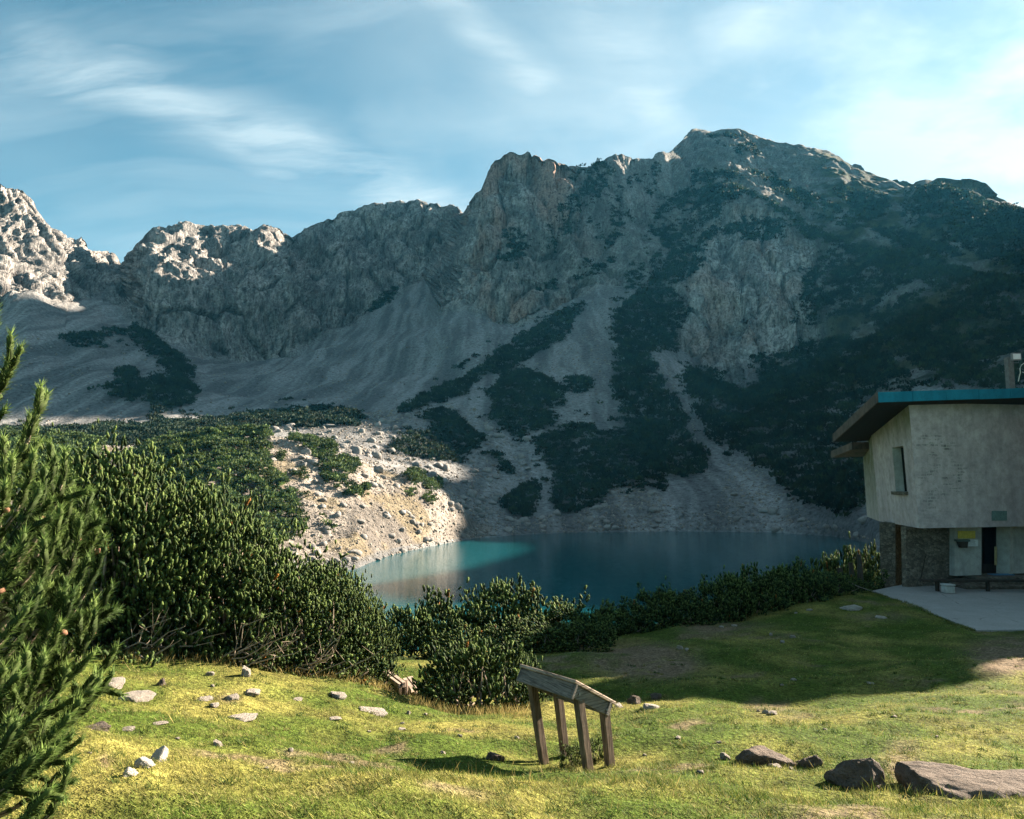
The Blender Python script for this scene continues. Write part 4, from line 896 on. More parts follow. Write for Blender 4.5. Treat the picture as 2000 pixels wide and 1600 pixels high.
for a_ in [(417, 1377, 24, 9), (396, 1365, 45, 5), (310, 1413, 27, 5), (410, 1316, 15, 8), (414, 1340, 10, 6), (582, 1366, 24, 6), (567, 1464, 12, 9), (456, 1362, 30, 12), (783, 1424, 20, 7), (786, 1413, 13, 6), (798, 1393, 8, 9), (865, 1470, 13, 7), (652, 1404, 25, 8), (686, 1489, 16, 5), (899, 1437, 13, 8), (1210, 1379, 26, 7), (1060, 1273, 13, 6), (1544, 1501, 9, 9), (1366, 1507, 18, 7), (1405, 1451, 12, 5), (1506, 1239, 9, 6), (1548, 1244, 11, 6), (1528, 1253, 8, 5), (1328, 1265, 12, 9), (1342, 1268, 11, 5), (1720, 1205, 28, 6), (1580, 1191, 13, 4), (1554, 1198, 8, 4), (1410, 1225, 12, 4), (1433, 1222, 14, 4), (1552, 1328, 14, 4), (1527, 1338, 9, 4), (1699, 1334, 18, 4), (1496, 1391, 16, 9), (1510, 1393, 18, 8), (1480, 1389, 10, 6), (640, 1470, 9, 4), (345, 1443, 12, 4), (175, 1470, 8, 4), (1010, 1440, 14, 6), (830, 1395, 9, 5), (720, 1430, 10, 5), (1745, 1400, 12, 5), (1830, 1440, 10, 5), (1610, 1425, 11, 5), (1325, 1440, 14, 5), (1260, 1475, 9, 4), (960, 1525, 8, 4), (520, 1500, 9, 4)]: SMALL.append(S_(*a_, PALE))
S_(1500, 1472, 118, 50, GREY, 'low dark rounded boulder at the left end of the boulder row', name='boulder', rz=.3); S_(1583, 1482, 62, 34, GREY, 'small paler boulder wedged beside the low dark one', name='boulder', rz=1.0)
S_(1672, 1500, 124, 74, GREY, 'ridged brown boulder in the middle of the boulder row', name='boulder', rz=2.1, tilt=(0, .25))
BIG = mrock(327, ST_GREY, 5, 7, .11); P_ = on_ground(1900, 1560); link('boulder', BIG, loc=(P_[0]+.20, P_[1]+.32, P_[2]-.16), rot=(0.10, 0.15, -.2), scale=(.74, .46, .38), label='largest boulder, long sunlit flat-topped rock at the meadow edge', cat='stone')
MARKS = [('the information stand', SB), ('the picnic table', np.array(tb.location)), ('the low dark boulder', on_ground(1500, 1480)), ('the tall curved white stone', on_ground(309, 1480)), ('the pointed dark stone', on_ground(316, 1338)), ('the largest boulder', on_ground(1890, 1560)), ('the terrace corner', np.array([TP_POLY[0][0], TP_POLY[0][1], TERR])), ('the dark rounded stone at the stand shadow', on_ground(967, 1480)), ('the flat slab before the low bench', on_ground(726, 1390))]
near_ = {}
for o_ in SMALL:
    p_ = np.array(o_.location); ds = [float(np.linalg.norm((p_-m_)[:2])) for _, m_ in MARKS]; k = int(np.argmin(ds)); near_.setdefault(k, []).append((ds[k], o_))
ORD = ['closest', 'second closest', 'third closest', 'fourth closest', 'fifth closest', 'sixth closest', 'seventh closest', 'eighth closest', 'ninth closest', 'tenth closest', 'eleventh closest', 'twelfth closest']
for k, lst in near_.items():
    for i, (_, o_) in enumerate(sorted(lst, key=lambda v: v[0])): o_['label'] = 'small pale meadow stone, %s one to %s' % (ORD[min(i, 11)], MARKS[k][0])
for k in stand_b: SKIRTS.append((stand_b[k][0], stand_b[k][1], .07, .07))
SKIRTS.append((P_[0]+.20, P_[1]+.30, .74, .42))
V, F, Tn = build_grass()
link('grass', mesh_np('grass', V, F, GRASS_M, False, {'tint': Tn}), kind='stuff', label='short yellow-green grass blades covering the meadow', cat='grass')
print('props', time.time()-T0)
# ================================================================== dwarf mountain pines
PINE_M = mat_blades('pine_needles', 0.20)
def mat_bark(name, c0, c1):
    m, n = newmat(name); f = n.noise(n.map(n.obj(), scale=(8, 8, 8)), 1.0, 3, 0.6)
    n.out(n.principled(n.mix(f, c0, c1), 0.9, 0.1)); return m
BARK = mat_bark('pine_bark', (0.10, 0.075, 0.055), (0.25, 0.20, 0.155)); BARK_PALE = mat_bark('dead_pine_wood', (0.15, 0.115, 0.085), (0.34, 0.28, 0.22))
def unit(v): return v/(np.linalg.norm(v, axis=-1, keepdims=True)+1e-9)
def shoots_to_needles(B, D, L, nn, nl, nw, tint, rng, spread=(0.95, 0.45)):
    """bottle-brush shoots: base B, axis D, length L (arrays) -> needle triangles"""
    n = len(B); u = (np.arange(nn)+rng.uniform(0, 1, (n, nn)))/nn; a = rng.uniform(0, 2*np.pi, (n, nn))
    s = unit(np.cross(D, np.array([0.31, 0.17, 0.93])+0*D)); t = np.cross(D, s)
    rad = s[:, None]*np.cos(a)[..., None]+t[:, None]*np.sin(a)[..., None]
    th = spread[0]+(spread[1]-spread[0])*u+rng.normal(0, .10, (n, nn))
    nd = D[:, None]*np.cos(th)[..., None]+rad*np.sin(th)[..., None]
    b = B[:, None]+D[:, None]*(L[:, None]*u)[..., None]
    ln = nl*rng.uniform(.75, 1.15, (n, nn)); side = unit(np.cross(nd, rng.normal(size=(n, nn, 3))))*(nw/2)
    tip = b+nd*ln[..., None]
    V = np.stack([b-side, b+side, tip], 2).reshape(-1, 3)
    T = np.repeat(tint[:, None], nn, 1)*rng.uniform(.8, 1.2, (n, nn, 1))*(0.8+0.35*u[..., None]); T = np.repeat(T[:, :, None], 3, 2).reshape(-1, 3)
    return V, np.arange(len(V)).reshape(-1, 3), T
def shoot_cores(B, D, L, r, tint, rng, k=5):
    """the dense body of each shoot: a little tapered spindle"""
    n = len(B); s = unit(np.cross(D, np.array([0.31, 0.17, 0.93])+0*D)); t = np.cross(D, s); rows = []; cols = []
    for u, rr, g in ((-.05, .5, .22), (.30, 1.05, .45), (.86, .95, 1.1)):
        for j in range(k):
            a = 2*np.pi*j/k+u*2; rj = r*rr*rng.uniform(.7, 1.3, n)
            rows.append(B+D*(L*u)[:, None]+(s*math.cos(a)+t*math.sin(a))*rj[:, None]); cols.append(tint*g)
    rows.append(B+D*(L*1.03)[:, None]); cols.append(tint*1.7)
    V = np.stack(rows, 1); T = np.stack(cols, 1); m = 3*k+1; F = []
    for q_ in range(2):
        for j in range(k):
            a, b = q_*k+j, q_*k+(j+1) % k; F += [(a, b, b+k), (a, b+k, a+k)]
    for j in range(k): F.append((2*k+j, 2*k+(j+1) % k, 3*k))
    F = np.array(F)[None]+(np.arange(n)*m)[:, None, None]
    return V.reshape(-1, 3), F.reshape(-1, 3), T.reshape(-1, 3)
def joinm(*parts):
    V, F, T, o = [], [], [], 0
    for v, f, t in parts: V.append(v); F.append(f+o); T.append(t); o += len(v)
    return np.concatenate(V), np.concatenate(F), np.concatenate(T)
GREEN_A, GREEN_B = np.array((.020, .046, .014)), np.array((.160, .225, .060))
def bush_proto(seed, R, H, ns, nn, nl, nw, sl, nb=46, lobes=1.0, upright=0.75, skirt=0.12, core=.02):
    rng = np.random.default_rng(seed)
    # stems fan out from the root; each stem top carries a cluster of upright shoots
    nst = max(30, ns//11); az = rng.uniform(0, 2*np.pi, nst); el = np.arcsin(rng.uniform(skirt, 1, nst)); d = np.stack([np.cos(el)*np.cos(az), np.cos(el)*np.sin(az), np.sin(el)], -1)
    lob = 1+0.42*lobes*fbm(d*1.7+seed, 2, seed); rr = lob*rng.uniform(.50, 1.0, nst)**0.55
    C = d*rr[:, None]*np.array([R, R, H])
    idx = rng.integers(0, nst, ns); off = rng.normal(size=(ns, 3))*np.array([.15, .15, .16])*R*0.62
    B = C[idx]+off; B[:, 2] = np.maximum(B[:, 2], 0.03*H)
    out = unit(B*np.array([1, 1, .4])); D = unit(out*(1-upright)+np.array([0, 0, upright])+rng.normal(size=(ns, 3))*.30)
    depth = np.linalg.norm(B/np.array([R, R, H]), axis=1)
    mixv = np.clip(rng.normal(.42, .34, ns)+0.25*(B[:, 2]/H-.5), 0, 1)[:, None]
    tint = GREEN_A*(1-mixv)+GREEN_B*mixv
    dead = rng.uniform(0, 1, ns) < 0.004; tint[dead] = np.array((.30, .13, .025))
    Ls = sl*rng.uniform(.5, 1.55, ns)
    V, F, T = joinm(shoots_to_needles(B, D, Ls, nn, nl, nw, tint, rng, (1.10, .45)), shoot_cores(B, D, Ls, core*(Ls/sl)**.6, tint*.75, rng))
    zt_ = np.percentile(B[:, 2]+Ls*.7, 99.0); V[:, 2] *= H/zt_
    fol = mesh_np('foliage', V, F, PINE_M, False, {'tint': T})
    mb = MB()
    for k in rng.choice(nst, min(nb, nst), replace=False):
        e = C[k]*.84; b = np.array([rng.normal(0, .12*R), rng.normal(0, .12*R), -0.1]); lat = np.array([e[0], e[1], 0])
        p1 = b+lat*.45+np.array([0, 0, e[2]*.16+.05]); p2 = b+lat*.80+np.array([0, 0, e[2]*.48])+rng.normal(size=3)*.05*R
        mb.tube([b, p1, p2, e], [.035*R, .028*R, .018*R, .006*R], 5)
    br = mb.mesh('branches', BARK_PALE if seed % 2 else BARK, 0, True)
    return fol, br, R, H
def put_bush(proto, x, y, s, label, group, rz=None, sz=None, tilt=(0, 0)):
    fol, br, Rp, Hp = proto; z = float(ground(x, y)) if y < 70 else 0
    o = link('dwarf_pine', None, loc=(x, y, z-0.05), rot=(tilt[0], tilt[1], RB.uniform(0, 6.28) if rz is None else rz), scale=(s/Rp, s/Rp, (sz or s)/Hp), label=label, cat='pine bush', group=group)
    f = link('foliage', fol, o); b = link('branches', br, o); b['kind'] = 'stuff'; f['kind'] = 'stuff'
    return o
RB = random.Random(21)
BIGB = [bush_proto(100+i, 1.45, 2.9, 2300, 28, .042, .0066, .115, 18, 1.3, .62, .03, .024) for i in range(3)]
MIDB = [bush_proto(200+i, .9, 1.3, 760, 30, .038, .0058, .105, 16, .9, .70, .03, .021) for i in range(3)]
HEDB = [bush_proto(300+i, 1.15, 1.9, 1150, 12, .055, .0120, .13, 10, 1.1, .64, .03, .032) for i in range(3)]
def bush_at(protos, px, Y, top_py, rad, label, group, i=None, squat=1.0):
    x = (px-1000)/FPX*Y*0.97; zg = float(ground(x, Y)); ztop = float(at(px, top_py, Y)[2]); H = (ztop-zg)
    x = (px-1000)/FPX*(Y*CP+(zg+H/2)*SP); zg = float(ground(x, Y)); H = ztop-zg
    return put_bush(protos[(i if i is not None else RB.randrange(9)) % len(protos)], x, Y, rad, label, group, None, H)
# left thicket
TH = [(60, 13.6, 905, 1.7, 'tall pine bush at the thicket end behind the nearest branches'), (150, 13.2, 900, 1.6, 'tall light-green pine beside the nearest pine branches'), (225, 13.0, 884, 1.5, 'tallest light-green pine of the thicket'), (300, 13.2, 914, 1.45, 'tall pine right of the tallest one in the thicket'),
      (385, 13.5, 944, 1.4, 'pointed pine bush halfway along the thicket top'), (450, 13.8, 1012, 1.35, 'thicket pine with orange dead needles below its top'), (522, 14.0, 1048, 1.35, 'thicket pine showing pale bare branches at its foot'), (600, 14.5, 1098, 1.4, 'dark rounded pine towards the lake end of the thicket'),
      (655, 15.0, 1110, 1.05, 'dark pine second from the lake end of the thicket'), (708, 15.3, 1150, .72, 'low pine closing the lake end of the thicket')]
for i, (px_, Y_, t_, r_b, lb) in enumerate(TH): bush_at(BIGB, px_, Y_, t_, r_b, lb, 'pines of the big thicket', i)
for i, (px_, Y_, t_, r_b) in enumerate([(110, 15.5, 905, 1.6), (190, 15.4, 895, 1.5), (265, 15.4, 920, 1.5), (345, 15.6, 955, 1.4), (425, 15.9, 1000, 1.4), (490, 16.2, 1050, 1.4), (565, 16.5, 1085, 1.4), (640, 17, 1110, 1.1), (690, 17.4, 1140, .8)]): bush_at(BIGB, px_, Y_, t_, r_b, 'second-row thicket pine %s' % ['behind the light-green one by the nearest branches', 'behind the tallest light-green one', 'between the tallest one and its right neighbour', 'behind the pointed one, on its left', 'behind the pointed one, on its right', 'behind the one with orange needles', 'behind the one with pale bare branches', 'behind the dark rounded one', 'closing the lake end'][i], 'second row of the thicket', i+1)
# pale bare wood at the foot of the thicket
def bare_branches(seed, px, py, Y, n, span, label):
    rng = np.random.default_rng(seed); P_ = at(px, py, Y); P_[2] = float(ground(P_[0], P_[1])); o = link('bare_branches', None, loc=tuple(P_), label=label, cat='branches')
    for k in range(n):
        a = rng.uniform(-.9, 1.2); ln = span*rng.uniform(.5, 1.0); b = np.array([rng.normal(0, .25*span), rng.uniform(-.15, .25), rng.uniform(.02, .25)]); e = b+np.array([math.cos(a)*ln, -.15*rng.uniform(0, 1), abs(math.sin(a))*ln*.8+.1])
        m1 = b*.65+e*.35+np.array([0, 0, -.10])+rng.normal(size=3)*.06; m2 = b*.3+e*.7+np.array([0, 0, -.04])+rng.normal(size=3)*.09
        m_ = MB(); m_.tube([b, m1, m2, e], [.013, .011, .008, .004], 5)
        for j in range(2):
            t_ = rng.uniform(.3, .8); q_ = b*(1-t_)+e*t_; m_.tube([q_, q_+rng.normal(size=3)*.12+np.array([0, 0, .14])], [.005, .002], 4)
        link('branch', m_.mesh('branch', BARK_PALE), o)
bare_branches(1, 300, 1290, 12.2, 7, 1.0, 'tangle of pale dead branches under the left half of thicket'); bare_branches(2, 470, 1306, 12.6, 13, 1.1, 'densest tangle of pale curved bare branches at thicket foot'); bare_branches(3, 590, 1316, 13.2, 8, 1.0, 'bare brown branches under the lake end of thicket'); bare_branches(4, 240, 1230, 11.9, 6, .9, 'few pale twigs beside the nearest pine branches')
# round bush by the stand, and its low neighbours
bush_at(MIDB, 935, 14.0, 1240, 1.08, 'bright green round pine bush beside the information stand', 'single pine bushes on the meadow', 0); bush_at(MIDB, 872, 14.2, 1285, .48, 'narrow side lobe pine on the bench side of the round bush', 'single pine bushes on the meadow', 1); bush_at(MIDB, 1005, 14.2, 1275, .60, 'low pine between the round bush and stand', 'single pine bushes on the meadow', 2)
bush_at(MIDB, 915, 14.8, 1255, .95, 'pine growing behind the bright round bush', 'single pine bushes on the meadow', 2); bush_at(MIDB, 838, 14.4, 1338, .24, 'smallest pine sapling beside the two-plank bench', 'single pine bushes on the meadow', 1)
bush_at(MIDB, 1118, 8.35, 1445, .16, 'tiny pine seedling between the posts of the information stand', 'single pine bushes on the meadow', 0); bush_at(MIDB, 1165, 8.6, 1432, .15, 'tiny upright pine seedling by the right posts of the stand', 'single pine bushes on the meadow', 1)
# shore bushes in the middle distance
for i, (px_, Y_, t_, r_b, lb) in enumerate([(800, 24.0, 1185, 1.1, 'dark pine at the thicket end of the lakeside bushes'), (850, 25.0, 1152, 1.3, 'dark lakeside pine next to the thicket'), (915, 25.5, 1158, 1.3, 'dark lakeside pine left of the highest crown'), (975, 26.5, 1136, 1.35, 'highest rounded lakeside pine above the round bush'), (1045, 26.5, 1146, 1.3, 'olive rounded lakeside pine right of the highest one'),
      (1110, 25.5, 1164, 1.25, 'olive lakeside pine sloping toward the hedge'), (1158, 24.5, 1196, .85, 'pale lowest lakeside pine next to the hedge gap'), (1000, 23.2, 1203, 1.0, 'front lakeside pine behind the round bush'), (1075, 23.2, 1207, 1.0, 'front lakeside pine above the stand board'), (1140, 23.0, 1213, .9, 'front lakeside pine at the edge of shaded grass'), (905, 23.4, 1215, 1.0, 'dark front lakeside pine behind the bench'), (785, 21.8, 1280, .35, 'low scrubby pine in the gap beside the thicket')]): bush_at(HEDB, px_, Y_, t_, r_b, lb, 'pine bushes along the near lake shore', i)
# hedge running to the hut
HG = [(1192, 27.0, 1186), (1228, 27.3, 1168), (1278, 27.8, 1140), (1315, 28.3, 1154), (1350, 28.6, 1150), (1392, 29.2, 1122), (1425, 29.6, 1120), (1466, 30.2, 1103), (1500, 30.8, 1116), (1528, 31.3, 1103), (1564, 31.8, 1093), (1592, 32.4, 1112), (1625, 33.0, 1115), (1655, 34.0, 1120), (1692, 36.5, 1108)]
for i, (px_, Y_, t_) in enumerate(HG):
    bush_at(HEDB, px_, Y_, t_, .95 if i < 13 else .8, 'pine of the hedge running from lake to hut, number %s from the hut' % ['fifteen', 'fourteen', 'thirteen', 'twelve', 'eleven', 'ten', 'nine', 'eight', 'seven', 'six', 'five', 'four', 'three', 'two', 'one'][i], 'hedge of pines beside the lake', i)
for i, (px_, Y_, t_) in enumerate([(1640, 44, 1085), (1665, 45, 1078), (1690, 46, 1075), (1712, 47, 1072), (1600, 43, 1100)]): bush_at(HEDB, px_, Y_, t_, 1.5, 'shaded pine on the bank behind the hedge, %s the hut' % ['third from', 'fourth from', 'second from', 'first beside', 'farthest from'][i], 'shaded bushes behind the hut corner', i)

# ------------------------------------------------------------------ the pine close to the camera
CONE_M = mat_bark('pine_cone', (0.10, 0.05, 0.03), (0.22, 0.12, 0.075))
def near_pine():
    rng = np.random.default_rng(77); root_p = np.array([-2.75, 2.75, float(ground(-2.75, 2.75))])
    o = link('dwarf_pine', None, loc=tuple(root_p), label='nearest pine, its long needled branches filling the left edge', cat='pine bush')
    tips = [(18, 700, 2.35), (74, 800, 2.4), (48, 850, 2.6), (125, 925, 2.5), (100, 905, 2.75), (85, 960, 2.45), (168, 1000, 2.7), (150, 1060, 2.5), (185, 1040, 2.9), (20, 940, 2.3), (55, 1000, 2.3), (110, 1040, 2.35), (200, 1180, 2.75), (190, 1110, 2.6), (155, 1130, 2.45), (85, 1100, 2.25), (30, 1090, 2.2), (205, 1300, 2.7), (178, 1235, 2.5), (130, 1200, 2.35), (60, 1190, 2.2), (100, 1260, 2.3), (195, 1350, 2.55), (150, 1310, 2.4), (20, 1230, 2.1), (70, 1330, 2.2), (130, 1400, 2.35), (100, 1440, 2.2), (50, 1420, 2.1), (10, 1350, 2.1), (120, 1545, 2.2), (70, 1500, 2.1), (30, 1520, 2.05), (60, 1585, 2.05), (5, 1460, 2.0)]
    for k in range(66):
        tips.append((rng.uniform(-200, 175), rng.uniform(900, 1560), rng.uniform(2.3, 3.3)))
    for k in range(16): tips.append((rng.uniform(-300, 10), rng.uniform(620, 900), rng.uniform(2.4, 3.2)))
    cones = 0
    for k, (px_, py_, Y_) in enumerate(tips):
        e = at(px_, py_, Y_)
        low = sstep(900, 1500, py_); b = root_p+np.array([rng.normal(0, .18), rng.normal(0, .18), rng.uniform(.0, .35)])
        lat = e-b; cup = np.array([0, 0, 1.0])
        # branches leave low, sweep outwards and turn up at the end
        m1 = b+lat*.45+cup*(-.10*np.linalg.norm(lat)); endd = unit(np.array([.38*low+.10, -.05, 1.0-.35*low])+rng.normal(size=3)*.12); m2 = e-endd*.26
        pts = [b]
        for t_ in np.linspace(.12, 1, 9):
            pts.append((1-t_)**3*b+3*(1-t_)**2*t_*m1+3*(1-t_)*t_**2*m2+t_**3*e)
        pts = np.array(pts); m_ = MB(); m_.tube(list(pts-root_p), list(np.linspace(.022, .0045, len(pts))), 6)
        br = link('branch', m_.mesh('branch', BARK), o)
        # needles along the outer part, plus side shoots
        segs_B, segs_D, segs_L, tint = [], [], [], []
        g = np.clip(rng.normal(.42, .18), 0, 1); gc = GREEN_A*(1-g)+GREEN_B*g
        for i in range(4, len(pts)-1):
            d_ = pts[i+1]-pts[i]; ln = np.linalg.norm(d_); ns_ = max(1, int(ln/.075))
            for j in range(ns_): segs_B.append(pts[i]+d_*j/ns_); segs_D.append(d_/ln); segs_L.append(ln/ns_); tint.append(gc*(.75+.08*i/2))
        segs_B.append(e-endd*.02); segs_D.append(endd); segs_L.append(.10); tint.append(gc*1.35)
        for j in range(5):
            i = rng.integers(5, len(pts)-1); d_ = unit(pts[i+1]-pts[i]); sd = unit(d_*.7+rng.normal(size=3)*.55+np.array([0, 0, .45])); L_s = rng.uniform(.08, .17)
            for q_ in range(2): segs_B.append(pts[i]+sd*L_s*q_*.55); segs_D.append(sd); segs_L.append(L_s*.55); tint.append(gc*(1.0+.25*q_))
        sb, sd_, sl_s, st_ = np.array(segs_B)-root_p, np.array(segs_D), np.array(segs_L), np.array(tint)
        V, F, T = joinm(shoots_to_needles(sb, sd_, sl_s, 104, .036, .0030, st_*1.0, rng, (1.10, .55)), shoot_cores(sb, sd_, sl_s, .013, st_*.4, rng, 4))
        nd = link('needles', mesh_np('needles', V, F, PINE_M, False, {'tint': T}), br); nd['kind'] = 'stuff'
        if k < 35 and rng.uniform() < .22:
            q_ = e-endd*rng.uniform(.06, .16)
            Vc, Fc = ico(2); ax = rng.normal(size=3); ax /= np.linalg.norm(ax); Vc = Vc*(1+.22*np.sin(Vc[:, 2:3]*16)*np.cos(np.arctan2(Vc[:, 1], Vc[:, 0])*5)[:, None])*np.array([.009, .009, .013])
            link('pine_cone', mesh_np('pine_cone', Vc, Fc, CONE_M), o, loc=tuple(q_-root_p+rng.normal(size=3)*.012), rot=tuple(rng.uniform(0, 3, 3)))
near_pine()
print('near veg', time.time()-T0)

# ------------------------------------------------------------------ pine scrub on knoll and mountain
FX = (TP[:-1, :-1]+TP[1:, 1:]+TP[:-1, 1:]+TP[1:, :-1])/4
FA = 0.5*np.linalg.norm(np.cross(TP[1:, 1:]-TP[:-1, :-1], TP[:-1, 1:]-TP[1:, :-1]), axis=-1)
fpx, fpy = proj(FX); FSEG = seg[:-1, :-1]; FNZ = TN[:-1, :-1, 2]
FVIS = (FSEG >= 2) & (FSEG <= 8) & (fpx > -250) & (fpx < 2250)
FCL = cliff[:-1, :-1]
CLN = 0.5+0.5*fbm(FX/11.0, 3, 401); CLF = 0.5+0.5*fbm(FX/3.5, 2, 409)
def scatter(mask, dens, rng, jitter=1.0):
    """random points on the slope, dens per square metre"""
    ex = np.where(mask, FA*dens, 0); n = rng.poisson(ex); ii, jj = np.nonzero(n); rep = n[ii, jj]; ii = np.repeat(ii, rep); jj = np.repeat(jj, rep)
    u = rng.uniform(0, 1, len(ii))[:, None]; v = rng.uniform(0, 1, len(ii))[:, None]
    return (TP[ii, jj]*(1-u)+TP[ii, jj+1]*u)*(1-v)+(TP[ii+1, jj]*(1-u)+TP[ii+1, jj+1]*u)*v, ii, jj
def tufts(P_, size, rng, nt, tint):
    """spiky little domes of upright shoots"""
    n = len(P_); a = rng.uniform(0, 2*np.pi, (n, nt)); el = np.arcsin(rng.uniform(.12, 1, (n, nt))); d = np.stack([np.cos(el)*np.cos(a), np.cos(el)*np.sin(a), np.sin(el)*.95], -1)
    c = P_[:, None]+d*(size[:, None]*rng.uniform(.35, 1.0, (n, nt)))[..., None]*np.array([1, 1, .8])
    up = unit(d*.5+np.array([0, 0, .9])+rng.normal(size=(n, nt, 3))*.25); s = unit(np.cross(up, rng.normal(size=(n, nt, 3)))); w = size[:, None, None]*.27; h = size[:, None, None]*.50
    V = np.stack([c-s*w, c+s*w, c+up*h+s*w*.15], 2).reshape(-1, 3)
    T = np.repeat((np.repeat(tint[:, None], nt, 1)*rng.uniform(.6, 1.4, (n, nt, 1)))[:, :, None], 3, 2).reshape(-1, 3)
    return V, np.arange(len(V)).reshape(-1, 3), T
SCRUB = []; SCRUB_POLY = []
def scrub(poly, dens, size, label, thr=0.0, nt=16, warm=0.0, group=None, seed=0, ymin=0, ymax=1e9, edge=.10, mound=2.1, hi=(.044, .060, .024)):
    rng = np.random.default_rng(900+len(SCRUB)+seed)
    # ragged outline: the test position is shaken by noise
    jx = fpx+(CLF-.5)*34*edge/.1*.6; jy = fpy+(CLN-.5)*30*edge/.1*.5
    m = FVIS & inside(jx, jy, poly) & (FX[..., 1] > ymin) & (FX[..., 1] < ymax) & (TN[:-1, :-1, 1] < 0.35)
    if thr > 0: m &= (CLN*.65+CLF*.35) > thr
    P_, ii, jj = scatter(m, dens, rng)
    ms = FVIS & ~m & (m.sum() > 900) & inside(fpx+(CLF-.5)*110, fpy+(CLN-.5)*90, poly) & (FX[..., 1] > ymin) & (FX[..., 1] < ymax) & (CLF > .56)
    P3, i3, j3 = scatter(ms, dens*.22, rng); P_ = np.concatenate([P_, P3]); ii = np.concatenate([ii, i3]); jj = np.concatenate([jj, j3])
    if len(P_) == 0: print('EMPTY', label); return
    sz = size*rng.uniform(.65, 1.35, len(P_)); t = np.clip(rng.normal(.22+warm*.5, .2, len(P_)), 0, 1)[:, None]
    tint = np.array((.006, .018, .015))*(1-t)+np.array(hi)*t
    tint = tint*(.55+.95*np.clip(.5+.8*fbm(P_/(size*7), 2, 443), 0, 1.2))[:, None]
    lump = np.clip(.55+.75*fbm(P_/(size*5.5), 2, 431), 0, 1.2)*rng.uniform(.55, 1, len(P_))
    ej = inside(fpx[ii, jj]+(CLF[ii, jj]-.5)*20+rng.normal(0, 5, len(P_)), fpy[ii, jj]+rng.normal(0, 4, len(P_)), poly)
    P2 = P_+np.stack([0*lump, 0*lump, lump*np.where(ej, 1, .4)*size*mound-.25*size], -1); tint = tint*(.70+.55*lump)[:, None]  # tint rises with mound height: lit crowns put into the colour
    V, F, T = tufts(P2, sz, rng, nt, tint)
    c = P_.mean(0); c[2] = P_[:, 2].min(); o = link('pine_scrub', mesh_np('pine_scrub', V-c, F, PINE_M, False, {'tint': T}), loc=tuple(c), label=label, cat='pine scrub', group=group, kind=None)
    SCRUB.append(len(F)); SCRUB_POLY.append((poly, thr)); return o
z1 = lambda p_: zr(0, 330, .35, p_); z2 = lambda p_: zr(600, 230, .35, p_); z3 = lambda p_: zr(1200, 230, .4, p_); z4 = lambda p_: zr(500, 750, .4, p_); z7 = lambda p_: zr(0, 660, .4375, p_); z5 = lambda p_: zr(1100, 750, .325, p_)
KN = dict(dens=2.8, size=.66, nt=18, warm=.55, ymax=186, mound=3.2, hi=(.085, .125, .036), group='sunlit pine scrub on the knoll', edge=.05)  # lighter tint here: sunlight on the knoll put into the scrub colour
scrub(z7([(560, 560), (620, 500), (700, 480), (850, 450), (1000, 420), (1150, 412), (1205, 440), (1212, 500), (1190, 560), (1240, 615), (1290, 640), (1272, 690), (1335, 760), (1372, 830), (1350, 890), (1290, 925), (1200, 940), (1100, 960), (1040, 1000), (960, 900), (800, 760), (640, 640)]), label='largest dark green pine scrub mass covering the knoll side', **KN)
scrub(z7([(0, 425), (200, 418), (420, 436), (455, 480), (430, 560), (340, 640), (240, 680), (0, 660)]), label='dark pine scrub on the flat left of the knoll', **KN)
scrub(z4([(155, 285), (200, 262), (300, 272), (380, 308), (395, 372), (330, 385), (270, 345), (200, 320)]), label='pine scrub patch on the knoll top behind a white boulder', **KN)
scrub(z4([(290, 400), (330, 390), (390, 380), (440, 358), (505, 400), (480, 445), (425, 465), (485, 500), (565, 530), (552, 570), (500, 565), (400, 535), (340, 505), (315, 450)]), label='irregular pine scrub patch running down the middle of sunlit scree', **KN)
for lb, pl_ in (('round pine scrub at the upper right of the sunlit scree', [(715, 450), (770, 428), (825, 440), (825, 480), (760, 492)]), ('small pine scrub on the shadow edge of the sunlit scree', [(805, 492), (900, 468), (915, 500), (860, 532)]), ('lowest pine tuft of the group at the shadow edge', [(808, 582), (838, 540), (885, 560), (852, 604)]), ('small pine tuft hugging the big scrub mass on the scree', [(172, 552), (250, 538), (255, 572), (200, 578)]), ('two pine tufts below the white boulders on the scree', [(160, 425), (240, 436), (252, 468), (190, 460)]), ('tiny lone pine tuft low on the sunlit scree', [(303, 652), (335, 632), (342, 658)]), ('flat pine tuft lowest on the sunlit scree', [(318, 690), (350, 686), (412, 712), (360, 738)]), ('pine tuft beside the big scrub mass near its top', [(100, 340), (140, 345), (130, 378), (95, 370)]), ('low pine tuft in the middle of the group at the shadow edge', [(735, 530), (790, 515), (790, 548), (740, 552)])): scrub(z4(pl_), label=lb, **{**KN, 'dens': 4.5, 'size': .5})
SH = dict(dens=1.0, size=1.05, nt=16, ymin=150, group='dark pine scrub in the shade below the scree', edge=.06)
scrub(z1([(0, 1455), (260, 1462), (640, 1440), (940, 1420), (1150, 1408), (1400, 1380), (1560, 1366), (1700, 1346), (1880, 1342), (1990, 1368), (2010, 1445), (1780, 1432), (1680, 1452), (1560, 1405), (1450, 1462), (1300, 1475), (1080, 1492), (900, 1525), (700, 1545), (400, 1540), (0, 1500)]), label='long dark band of pine scrub along the foot of the great scree', **SH)
scrub(z4([(0, 165), (90, 150), (170, 150), (230, 130), (380, 122), (320, 148), (380, 165), (500, 148), (525, 175), (400, 202), (300, 202), (240, 228), (170, 172), (110, 212), (0, 222)]), label='flat dark scrub lying along the top of the boulder field', **SH)
